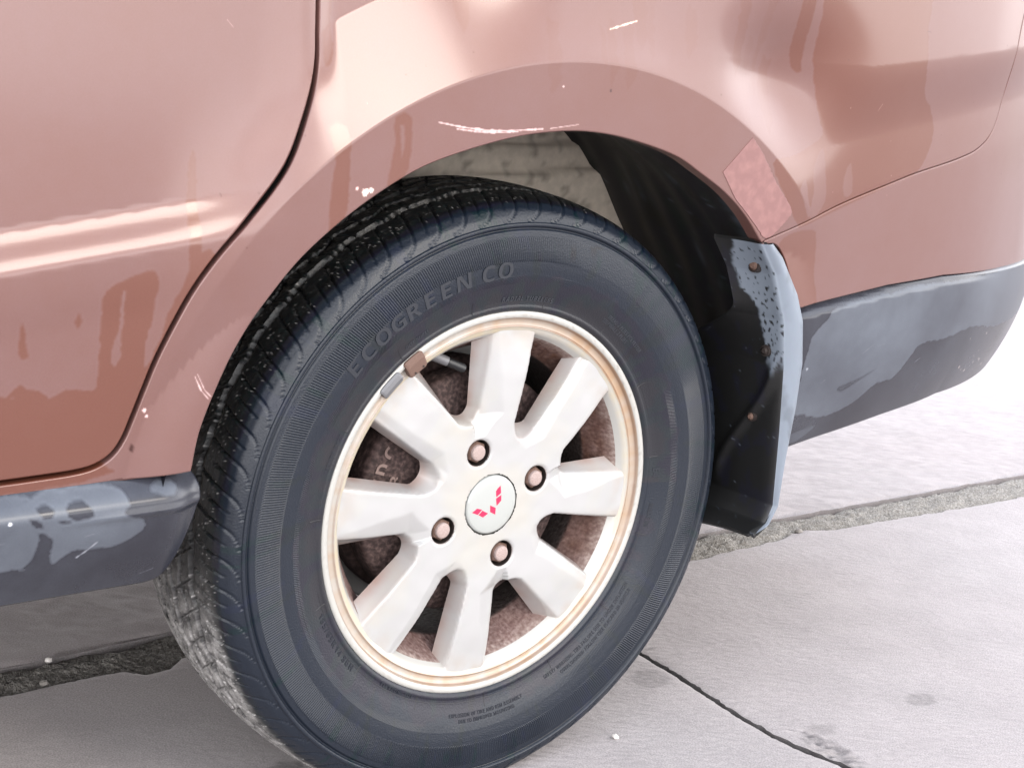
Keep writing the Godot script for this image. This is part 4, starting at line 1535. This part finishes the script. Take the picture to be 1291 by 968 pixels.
func build_rim() -> void:
	var mb := MB.new()
	lathe(mb, [Vector2(0.1660, -0.014), Vector2(0.1690, -0.0095), Vector2(0.1712, -0.0068), Vector2(0.1735, -0.0058), Vector2(0.1750, -0.0052), Vector2(0.1757, -0.0042), Vector2(0.1764, -0.0041), Vector2(0.1770, -0.0050), Vector2(0.1785, -0.0056), Vector2(0.1805, -0.0056), Vector2(0.1830, -0.0046), Vector2(0.1842, -0.0032), Vector2(0.1850, -0.0010), Vector2(0.1858, 0.0004), Vector2(0.1875, 0.0012), Vector2(0.1895, 0.0013), Vector2(0.1912, 0.0008), Vector2(0.1922, -0.0004), Vector2(0.1926, -0.0024), Vector2(0.1920, -0.006)], 360, 0.0, TAU, rim_color)
	put("rim", mb, M.silver, wheel)
	# barrel: the seat near the face is caked, the rest is dark
	mb = MB.new()
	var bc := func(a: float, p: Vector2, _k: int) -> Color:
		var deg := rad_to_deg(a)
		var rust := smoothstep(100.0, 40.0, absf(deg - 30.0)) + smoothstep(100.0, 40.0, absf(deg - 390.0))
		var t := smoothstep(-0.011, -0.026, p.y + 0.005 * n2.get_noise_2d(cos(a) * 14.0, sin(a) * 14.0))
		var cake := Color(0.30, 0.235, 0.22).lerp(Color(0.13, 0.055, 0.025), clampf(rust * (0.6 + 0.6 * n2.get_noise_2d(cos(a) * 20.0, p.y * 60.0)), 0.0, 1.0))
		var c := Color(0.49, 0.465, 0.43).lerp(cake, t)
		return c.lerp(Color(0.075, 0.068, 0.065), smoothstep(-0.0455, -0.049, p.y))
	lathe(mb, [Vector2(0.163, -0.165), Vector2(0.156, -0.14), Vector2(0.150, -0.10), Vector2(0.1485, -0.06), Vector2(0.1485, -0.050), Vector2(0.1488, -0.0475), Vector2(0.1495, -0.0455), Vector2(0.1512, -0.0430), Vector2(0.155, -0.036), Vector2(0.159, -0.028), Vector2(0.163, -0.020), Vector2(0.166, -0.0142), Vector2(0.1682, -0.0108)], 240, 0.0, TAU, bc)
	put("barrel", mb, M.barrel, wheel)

	# the cast face: spokes and hub cut from one surface z(x, y)
	var ax := deg_to_rad(19.5)
	var front := []
	var rear := []
	for k in 4:
		var c := ax + k * PI / 2
		# beside each wheel nut: a short window
		front.append(hole(c, [0.1706, 16.8, 0.0970, 9.0, 0.0890, 0.5, 0.0965, -8.0, 0.1706, -15.0]))
		rear.append(hole(c, [0.1700, 12.8, 0.1003, 6.6, 0.0930, 0.3, 0.0995, -5.6, 0.1700, -11.0]))
		# and a long one between nuts
		var c2 := c + PI / 4
		front.append(hole(c2, [0.1706, 13.2, 0.0840, 11.4, 0.0690, 1.5, 0.0840, -8.3, 0.1706, -9.4]))
		rear.append(hole(c2, [0.1700, 11.0, 0.0875, 9.2, 0.0810, 1.0, 0.0875, -6.8, 0.1700, -7.8]))
	var st := 0.0014
	var half := 0.1722
	var nn := int(2.0 * half / st) + 1
	var idx := PackedInt32Array()
	idx.resize(nn * nn)
	idx.fill(-1)
	mb = MB.new()
	var cut := PackedFloat32Array()
	cut.resize(nn * nn)
	for j in nn:
		for i in nn:
			var x := -half + i * st
			var y := -half + j * st
			var r := sqrt(x * x + y * y)
			cut[j * nn + i] = -1.0
			if r > 0.1735 or r < 0.0305:
				continue
			var a := atan2(y, x)
			var q := Vector2(x, y)
			var h := int(floor(fposmod(a - ax + PI / 8, TAU) / (PI / 4))) % 8
			var df := 1.0
			var db := 1.0
			var inf := false
			for hh in [h, (h + 1) % 8, (h + 7) % 8]:
				var m = (hh / 2) * 2 + hh % 2
				var dd := edge_dist(q, front[m])
				if Geometry2D.is_point_in_polygon(q, front[m]):
					inf = true
					df = dd
					h = m
					db = edge_dist(q, rear[m]) * (-1.0 if Geometry2D.is_point_in_polygon(q, rear[m]) else 1.0)
					break
				df = minf(df, dd)
			# face: hub level, each spoke flat with one broad facet along its counter-clockwise side
			var z := -0.0048 + 0.0012 * smoothstep(0.05, 0.11, r) - 0.0028 * smoothstep(0.125, 0.172, r)
			var sec := fposmod(a - ax + PI / 8, PI / 4) - PI / 8        # angle from the nearest window's middle
			var kind := int(round(fposmod(a - ax, TAU) / (PI / 4))) % 2
			var nxt := sec                                          # angle back from the window ahead
			var ahead := kind
			if sec > 0.0 and not (inf):
				nxt = sec - PI / 4
				ahead = 1 - kind
			var e_cw := -deg_to_rad(lerp_table([0.085, -6.8, 0.0965, -8.0, 0.12, -10.6, 0.1706, -15.0], r) if ahead == 0 else lerp_table([0.083, -9.0, 0.12, -10.1, 0.1706, -11.0], r))
			var e := (-nxt - e_cw) * r                              # metres from that window's edge, into the spoke
			var wide := lerp_table([0.070, 0.0, 0.092, 0.026, 0.125, 0.021, 0.150, 0.013, 0.172, 0.007], r) if ahead == 0 else lerp_table([0.062, 0.0, 0.085, 0.016, 0.125, 0.011, 0.172, 0.008], r)
			var facet := 0.0
			if nxt < 0.0 or inf:
				var e2 := maxf(e, 0.0)
				if e2 < wide:
					facet = 0.36 * (wide - e2) + 0.0009 * exp(-(wide - e2) / 0.002) - 0.0009
				facet = maxf(facet, 0.0)
				if inf:
					facet *= smoothstep(0.02, -0.06, nxt)
			z -= facet
			z += 0.0003 * n1.get_noise_2d(x * 40.0, y * 40.0)
			if inf:
				var t := clampf(df / maxf(df + maxf(db, 0.0), 1e-5), 0.0, 1.0)
				z = lerpf(z - 0.0012, -0.0255, pow(t, 0.9))
			else:
				z -= 0.0012 * exp(-df / 0.0012)
			var nut_edge := false
			# recesses round the nuts
			for k in 4:
				var lc := Vector2.from_angle(deg_to_rad(20.0) + k * PI / 2) * 0.0572
				var ld := q.distance_to(lc)
				if ld < 0.0148:
					z -= 0.0016 * smoothstep(0.0148, 0.0134, ld)
					if ld < 0.0132:
						inf = true
						nut_edge = true
						db = ld - 0.0132
						x = lc.x + (q - lc).normalized().x * 0.0132
						y = lc.y + (q - lc).normalized().y * 0.0132
			if inf and db < -0.00001 and db > -1.3 * st and not nut_edge:
				var near := nearest(q, rear[h])
				x = near.x
				y = near.y
			if inf and db < -1.3 * st:
				continue
			cut[j * nn + i] = 1.0
			var stain := clampf(0.18 * n2.get_noise_2d(x * 12.0, y * 12.0) + 0.10 * smoothstep(0.06, 0.035, r), 0.0, 0.3)
			var c3 := Color(0.365, 0.364, 0.358).lerp(Color(0.46, 0.40, 0.27), stain * 1.6)
			var dusk := smoothstep(0.145, 0.172, r) * clampf(0.25 + 0.9 * n2.get_noise_2d(x * 30.0, y * 30.0 + 3.0), 0.0, 0.6)
			c3 = c3.lerp(Color(0.34, 0.27, 0.21), dusk * 0.6)
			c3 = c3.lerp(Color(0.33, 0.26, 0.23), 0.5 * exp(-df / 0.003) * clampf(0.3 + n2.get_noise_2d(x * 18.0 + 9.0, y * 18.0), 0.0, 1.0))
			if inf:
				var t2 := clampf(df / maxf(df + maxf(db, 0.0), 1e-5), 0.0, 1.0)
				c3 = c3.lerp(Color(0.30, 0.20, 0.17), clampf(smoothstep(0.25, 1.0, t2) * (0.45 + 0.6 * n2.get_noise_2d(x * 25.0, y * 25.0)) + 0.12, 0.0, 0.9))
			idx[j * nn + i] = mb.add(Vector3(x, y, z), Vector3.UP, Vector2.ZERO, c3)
	var owner := PackedInt32Array()
	for j in nn - 1:
		for i in nn - 1:
			var k4 := j * nn + i
			var c4 := [idx[k4], idx[k4 + 1], idx[k4 + nn + 1], idx[k4 + nn]]
			var ok := []
			for e in c4:
				if e >= 0:
					ok.append(e)
			if ok.size() < 3:
				continue
			var mid: Vector3 = mb.v[ok[0]]
			var who := 8
			if Vector2(mid.x, mid.y).length() > 0.088:
				var sa := fposmod(atan2(mid.y, mid.x) - ax, TAU)
				var quarter := int(sa / (PI / 2))
				var ins := rad_to_deg(sa - quarter * PI / 2)
				who = quarter * 2 + (0 if ins < 3.5 else (1 if ins < 50.3 else 2))
				who = (who + 7) % 8 if ins < 3.5 else who - 1 + 0
				who = posmod(who, 8)
			for e in range(1, ok.size() - 1):
				mb.tri(ok[0], ok[e], ok[e + 1])
				owner.append(who)
	mb.smooth()
	if mb.n[idx[(nn / 2) * nn + nn / 2 + 30]].z < 0.0:
		for k in mb.n.size():
			mb.n[k] = -mb.n[k]
	var part := []
	for k in 9:
		part.append(MB.new())
	var maps := []
	for k in 9:
		maps.append({})
	for f in owner.size():
		var o := owner[f]
		var pm: MB = part[o]
		var mp: Dictionary = maps[o]
		var ids := []
		for e in 3:
			var g := mb.i[f * 3 + e]
			if not mp.has(g):
				mp[g] = pm.add(mb.v[g], mb.n[g], Vector2.ZERO, mb.c[g])
			ids.append(mp[g])
		pm.tri(ids[0], ids[1], ids[2])
	for k in 8:
		put("spoke", part[k], M.silver, wheel)
	put("wheel_hub", part[8], M.silver, wheel)


func hole(c: float, tab: Array) -> PackedVector2Array:
	# a window outline from (radius, degrees) corners: arc outside, straight sides, rounded inner end
	var p := PackedVector2Array()
	var a0 := c + deg_to_rad(tab[1])
	var a1 := c + deg_to_rad(tab[9])
	for k in 13:
		p.append(Vector2.from_angle(lerpf(a1, a0, k / 12.0)) * tab[0])
	var b = Vector2.from_angle(c + deg_to_rad(tab[3])) * tab[2]
	var m = Vector2.from_angle(c + deg_to_rad(tab[5])) * tab[4]
	var d = Vector2.from_angle(c + deg_to_rad(tab[7])) * tab[6]
	p.append(p[12].lerp(b, 0.5))
	for k in 9:
		var t := k / 8.0
		var s0 = b.lerp(m * 1.0, t)
		var ctrl = m * 2.0 - (b + d) * 0.5
		p.append(b * (1 - t) * (1 - t) + ctrl * 2.0 * t * (1 - t) + d * t * t + (s0 - s0))
	p.append(d.lerp(p[0], 0.5))
	return p


func nearest(q: Vector2, poly: PackedVector2Array) -> Vector2:
	var best := Vector2(9, 9)
	var cnt := poly.size()
	for k in cnt:
		var e := Geometry2D.get_closest_point_to_segment(q, poly[k], poly[(k + 1) % cnt])
		if q.distance_squared_to(e) < q.distance_squared_to(best):
			best = e
	return best


func edge_dist(q: Vector2, poly: PackedVector2Array) -> float:
	var best := 1e9
	var cnt := poly.size()
	for k in cnt:
		var e := Geometry2D.get_closest_point_to_segment(q, poly[k], poly[(k + 1) % cnt])
		best = minf(best, q.distance_squared_to(e))
	return sqrt(best)


func build_hub() -> void:
	# centre cap with a dark ring round it
	var mb := MB.new()
	lathe(mb, [Vector2(0.0001, -0.0020), Vector2(0.010, -0.0021), Vector2(0.020, -0.0024), Vector2(0.027, -0.0030), Vector2(0.0292, -0.0040), Vector2(0.0297, -0.0065), Vector2(0.0297, -0.012)].map(func(p): return p), 96)
	flip_out(mb)
	put("centre_cap", mb, M.cap, wheel)
	mb = MB.new()
	lathe(mb, [Vector2(0.0285, -0.0075), Vector2(0.0345, -0.0075)], 96)
	flip_out(mb)
	put("cap_groove", mb, M.groove, wheel)
	for e in [[0.0078, 0.019, 0.0089, 0.0114, 0.0036, 0.0081, 0.0027, 0.014, 0.0048, 0.0166], [0.0095, 0.0094, 0.0098, 0.0037, 0.005, -0.0008, 0.0035, 0.0064], [-0.0029, 0.0003, 0.0038, -0.003, 0.0041, -0.0098, -0.0022, -0.0064], [-0.0048, -0.0075, -0.0105, -0.0109, -0.0158, -0.0078, -0.0116, -0.0039], [-0.0123, -0.0027, -0.0169, -0.0074, -0.0235, -0.0046, -0.0182, -0.001]]:
		var sh := pts2(e)
		var eb := MB.new()
		var tr := Geometry2D.triangulate_polygon(sh)
		for q in sh:
			eb.add(Vector3(q.x, q.y, -0.0017 - 1.2 * q.length_squared()), Vector3(0, 0, 1))
		for k in range(0, tr.size(), 3):
			eb.tri(tr[k], tr[k + 1], tr[k + 2])
		for k in sh.size():
			var q0 := sh[k]
			var q1 := sh[(k + 1) % sh.size()]
			var sn := Vector3((q1 - q0).y, -(q1 - q0).x, 0).normalized()
			if Vector2(sn.x, sn.y).dot(q0 - Vector2((sh[0] + sh[2]) / 2.0)) < 0.0:
				sn = -sn
			var z0 := -0.0017 - 1.2 * q0.length_squared()
			var z1 := -0.0017 - 1.2 * q1.length_squared()
			var s := eb.add(Vector3(q0.x, q0.y, z0), sn)
			eb.add(Vector3(q1.x, q1.y, z1), sn)
			eb.add(Vector3(q1.x, q1.y, z1 - 0.0012), sn)
			eb.add(Vector3(q0.x, q0.y, z0 - 0.0012), sn)
			eb.quad(s, s + 1, s + 2, s + 3)
		put("emblem_bar", eb, M.emblem, wheel)
	# nuts in their recesses
	for k in 4:
		var c2 := Vector2.from_angle(deg_to_rad(20.0) + k * PI / 2) * 0.0572
		mb = MB.new()
		lathe(mb, [Vector2(0.0136, -0.0058), Vector2(0.0132, -0.0075), Vector2(0.0128, -0.027)], 40)
		for m in mb.n.size():
			var vv := mb.v[m]
			mb.n[m] = -Vector3(vv.x, vv.y, 0).normalized()
		lathe(mb, [Vector2(0.0002, -0.0262), Vector2(0.0130, -0.0262)], 40)
		flip_out(mb, 3 * 41)
		for m in mb.v.size():
			mb.v[m] += Vector3(c2.x, c2.y, 0)
		put("nut_recess", mb, M.dark_metal, wheel)
		mb = MB.new()
		var ph := rng.randf_range(0.0, 1.0)
		for lv in [[0.0112, -0.026], [0.0112, -0.0100], [0.0098, -0.0082]]:
			for m in 6:
				var a := ph + TAU * m / 6
				mb.add(Vector3(c2.x + lv[0] * cos(a), c2.y + lv[0] * sin(a), lv[1]))
		for lv in 2:
			for m in 6:
				mb.quad(lv * 6 + m, lv * 6 + (m + 1) % 6, lv * 6 + 6 + (m + 1) % 6, lv * 6 + 6 + m)
		for m in range(1, 5):
			mb.tri(12, 12 + m, 12 + m + 1)
		mb.flat()
		var cen := Vector3(c2.x, c2.y, -0.02)
		for m in mb.n.size():
			if mb.n[m].dot(mb.v[m] - cen) < 0.0:
				mb.n[m] = -mb.n[m]
		var nut := put("wheel_nut", mb, M.rust_clip, wheel)
		mb = MB.new()
		lathe(mb, [Vector2(0.0001, -0.0040), Vector2(0.0050, -0.0042), Vector2(0.0070, -0.0048), Vector2(0.0078, -0.0060), Vector2(0.0079, -0.0115)], 32)
		flip_out(mb)
		for m in mb.v.size():
			mb.v[m] += Vector3(c2.x, c2.y, 0)
		put("nut_face", mb, M.nut, wheel)
	# brake drum with cast marks
	mb = MB.new()
	lathe(mb, [Vector2(0.03, -0.036), Vector2(0.085, -0.040), Vector2(0.112, -0.0445), Vector2(0.1195, -0.0460), Vector2(0.1225, -0.0490), Vector2(0.1232, -0.054), Vector2(0.1232, -0.070), Vector2(0.1205, -0.0715), Vector2(0.1205, -0.082), Vector2(0.127, -0.084), Vector2(0.127, -0.105)], 128)
	flip_out(mb)
	put("brake_drum", mb, M.iron, wheel)
	mb = MB.new()
	lathe(mb, [Vector2(0.02, -0.118), Vector2(0.140, -0.118), Vector2(0.143, -0.121), Vector2(0.143, -0.130)], 96)
	flip_out(mb)
	put("backing_plate", mb, M.underside, wheel)
	mb = MB.new()
	glyphs(mb, "C", 0.107, 152.0, 0.014, true, 0.0006, -0.0437)
	glyphs(mb, "D", 0.108, 160.8, 0.014, true, 0.0006, -0.0437)
	glyphs(mb, "Z", 0.109, 168.2, 0.012, true, 0.0006, -0.0437)
	glyphs(mb, "13", 0.092, 168.0, 0.012, true, 0.0006, -0.0412)
	glyphs(mb, "1", 0.108, 62.0, 0.014, true, 0.0006, -0.0437)
	tag(put("cast_mark", mb, M.chalk, wheel), "", "", "", "stuff")
	# valve and balance weights
	mb = MB.new()
	var v0 := Vector3(cos(deg_to_rad(115.0)) * 0.164, sin(deg_to_rad(115.0)) * 0.164, -0.034)
	var v1 := Vector3(cos(deg_to_rad(105.0)) * 0.1395, sin(deg_to_rad(105.0)) * 0.1395, -0.017)
	tube(mb, [v0, v0.lerp(v1, 0.55), v0.lerp(v1, 0.56)], [0.0052, 0.0046, 0.003], 20)
	put("valve_stem", mb, M.lead, wheel)
	mb = MB.new()
	tube(mb, [v0.lerp(v1, 0.56), v0.lerp(v1, 0.60), v0.lerp(v1, 0.95), v1], [0.0040, 0.0046, 0.0046, 0.0034], 20)
	put("valve_cap", mb, M.black_rubber, wheel)
	for wgt in [[122.0, 128.6, 0.1735, 0.1915, M.rust_clip], [130.8, 138.4, 0.1785, 0.1905, M.lead]]:
		mb = MB.new()
		var n := 14
		for k in n + 1:
			var a := deg_to_rad(lerpf(wgt[0], wgt[1], float(k) / n))
			var end := 1.0 - 0.16 * pow(absf(k * 2.0 / n - 1.0), 12.0)
			var r0: float = lerpf((wgt[2] + wgt[3]) / 2.0, wgt[2], end)
			var r1: float = lerpf((wgt[2] + wgt[3]) / 2.0, wgt[3], end)
			for e in [[r0, -0.004], [r0, 0.0008], [r0 + 0.0015, 0.0022], [r1 - 0.006, 0.0046], [r1 - 0.002, 0.0042], [r1, 0.0026], [r1, -0.002]]:
				mb.add(Vector3(e[0] * cos(a), e[0] * sin(a), e[1] * end if e[1] > 0.0 else e[1]))
		for k in n:
			for m in 6:
				mb.quad(k * 7 + m, k * 7 + m + 1, k * 7 + m + 8, k * 7 + m + 7)
		for e in [0, n]:
			for m in range(1, 6):
				mb.tri(e * 7, e * 7 + m, e * 7 + m + 1)
		mb.flat()
		var mm := Vector3.ZERO
		for q in mb.v:
			mm += q / mb.v.size()
		for m in mb.n.size():
			if mb.n[m].dot(mb.v[m] - mm) < 0.0:
				mb.n[m] = -mb.n[m]
		put("balance_weight", mb, wgt[4], wheel)
	mb = MB.new()
	for a in [123.6, 126.8]:
		var q := Vector3(cos(deg_to_rad(a)) * 0.1765, sin(deg_to_rad(a)) * 0.1765, 0.0)
		tube(mb, [q, q + Vector3(0, 0, 0.0034)], [0.0011, 0.0009], 10)
	put("rivet", mb, M.dark_metal, wheel)


func flip_out(mb: MB, from := 0) -> void:
	# lathed faces that should look outwards along +z or away from the axle
	for k in range(from, mb.n.size()):
		var w := Vector3(mb.v[k].x, mb.v[k].y, 0).normalized() * 0.5 + Vector3(0, 0, 1)
		if mb.n[k].dot(w) < 0.0:
			mb.n[k] = -mb.n[k]


var glyph_cache := {}


func glyph(ch: String, bold: bool) -> Array:
	var key := ch + str(bold)
	if not glyph_cache.has(key):
		var f := SystemFont.new()
		f.font_names = PackedStringArray(["Droid Sans"])
		f.font_weight = 700 if bold else 400
		var t := TextMesh.new()
		t.text = ch
		t.font = f
		t.font_size = 64
		t.pixel_size = 1.0 / 64.0
		t.depth = 1.0
		t.curve_step = 3.0
		glyph_cache[key] = [t.get_mesh_arrays(), f.get_string_size(ch, HORIZONTAL_ALIGNMENT_LEFT, -1, 64).x / 64.0]
	return glyph_cache[key]


func glyphs(mb: MB, text: String, r: float, deg: float, size: float, out: bool, high: float, z: float, spread := 1.0, bold := true, widen := 1.0) -> void:
	# raised lettering along a circle; size is the height of a capital, out: letter tops away from the axle
	var em := size / 0.72
	var total := 0.0
	for ch in text:
		total += float(glyph(ch, bold)[1]) * em * spread
	var dir := -1.0 if out else 1.0
	var a := deg_to_rad(deg) - dir * total / r / 2.0
	for ch in text:
		var g := glyph(ch, bold)
		var adv: float = float(g[1]) * em * spread / r * dir
		var c := a + adv / 2.0
		a += adv
		if ch == " " or g[0].is_empty() or g[0][Mesh.ARRAY_VERTEX] == null:
			continue
		var rad := Vector3(cos(c), sin(c), 0)
		var up := rad if out else -rad
		var right := up.cross(Vector3(0, 0, 1))
		var vs: PackedVector3Array = g[0][Mesh.ARRAY_VERTEX]
		var ns: PackedVector3Array = g[0][Mesh.ARRAY_NORMAL]
		var ii = g[0][Mesh.ARRAY_INDEX]
		var start := mb.v.size()
		var lo := 1e9
		var hi := -1e9
		var lx := 1e9
		var hx := -1e9
		for p in vs:
			lo = minf(lo, p.y)
			hi = maxf(hi, p.y)
			lx = minf(lx, p.x)
			hx = maxf(hx, p.x)
		var midy := (lo + hi) / 2.0
		var midx := (lx + hx) / 2.0
		for k in vs.size():
			var p := rad * r + right * (vs[k].x - midx) * em * widen + up * (vs[k].y - midy) * em
			var rr := Vector2(p.x, p.y).length()
			var zb := z if z < 0.0 else side_z(rr)
			p.z = zb + high * (vs[k].z + 0.5) - 0.0002
			mb.add(p, (right * ns[k].x + up * ns[k].y + Vector3(0, 0, 1) * ns[k].z).normalized())
		if ii != null and ii.size() > 0:
			for k in ii:
				mb.i.append(start + k)
		else:
			for k in vs.size():
				mb.i.append(start + k)


func build_lettering() -> void:
	var word := "ECOGREENCO"
	var at := [139.2, 134.6, 129.9, 125.4, 120.9, 116.4, 111.9, 107.0, 100.3, 95.6]
	for k in word.length():
		var mb := MB.new()
		glyphs(mb, word[k], 0.2355, at[k], 0.0155, true, 0.0009, 1.0, 1.0, true, 1.22)
		put("raised_letter", mb, M.letter, wheel)
	var sm := MB.new()
	glyphs(sm, "185/65R14 86H", 0.2045, 212.0, 0.0062, false, 0.0006, 1.0, 1.25)
	glyphs(sm, "PLY RATING SIZE", 0.1985, 240.0, 0.0040, false, 0.0005, 1.0)
	glyphs(sm, "RADIAL TUBELESS", 0.2050, 86.0, 0.0048, true, 0.0006, 1.0, 1.1)
	glyphs(sm, "DOT 5U8M", 0.2040, 122.0, 0.0040, true, 0.0005, 1.0)
	glyphs(sm, "LOAD RANGE", 0.2020, 158.0, 0.0040, false, 0.0005, 1.0)
	glyphs(sm, "TREAD 2 PLIES POLYESTER", 0.2150, 50.0, 0.0036, true, 0.0005, 1.0)
	glyphs(sm, "SIDEWALL 2 PLIES", 0.2095, 53.0, 0.0036, true, 0.0005, 1.0)
	glyphs(sm, "E4", 0.2060, 3.0, 0.0070, true, 0.0006, 1.0)
	glyphs(sm, "MADE IN", 0.2060, -10.0, 0.0045, true, 0.0006, 1.0)
	glyphs(sm, "SAFETY WARNING: TIRE FAILURE DUE TO UNDER INFLATION", 0.2095, -49.0, 0.0034, false, 0.0005, 1.0)
	glyphs(sm, "OVERLOADING. FOLLOW TIRE PLACARD IN VEHICLE", 0.2155, -47.0, 0.0034, false, 0.0005, 1.0)
	glyphs(sm, "EXPLOSION OF TIRE AND RIM ASSEMBLY", 0.2130, -88.0, 0.0034, false, 0.0005, 1.0)
	glyphs(sm, "DUE TO IMPROPER MOUNTING", 0.2185, -88.0, 0.0034, false, 0.0005, 1.0)
	tag(put("small_lettering", sm, M.letter, wheel), "", "", "", "stuff")
	# moulded lines: rings and radial ticks
	var lb := MB.new()
	for g in [[0.2015, 196.0, 345.0], [0.2015, 20.0, 100.0], [0.2190, 118.0, 152.0], [0.2240, 188.0, 205.0], [0.2205, -62.0, -30.0]]:
		var nseg := 90
		var st := lb.v.size()
		for k in nseg + 1:
			var a := deg_to_rad(lerpf(g[1], g[2], float(k) / nseg))
			for e in [[-0.00045, -0.0003], [0.0, 0.0004], [0.00045, -0.0003]]:
				var r: float = g[0] + e[0]
				lb.add(Vector3(r * cos(a), r * sin(a), side_z(r) + e[1]))
		for k in nseg:
			for m in 2:
				lb.quad(st + k * 3 + m, st + k * 3 + m + 1, st + k * 3 + m + 4, st + k * 3 + m + 3)
	for k in 15:
		var a2 := deg_to_rad(8.0 + 24.0 * k)
		var t := Vector3(-sin(a2), cos(a2), 0) * 0.00055
		var st2 := lb.v.size()
		for r in [0.1965, 0.200, 0.2035, 0.207, 0.2095]:
			for e in [[-1.0, -0.0003], [0.0, 0.0006], [1.0, -0.0003]]:
				lb.add(Vector3(r * cos(a2), r * sin(a2), side_z(r) + e[1]) + t * e[0])
		for j in 4:
			for m in 2:
				lb.quad(st2 + j * 3 + m, st2 + j * 3 + m + 1, st2 + j * 3 + m + 4, st2 + j * 3 + m + 3)
	lb.smooth()
	for k in lb.n.size():
		if lb.n[k].z < 0.0:
			lb.n[k] = -lb.n[k]
	tag(put("moulded_line", lb, M.line, wheel), "", "", "", "stuff")
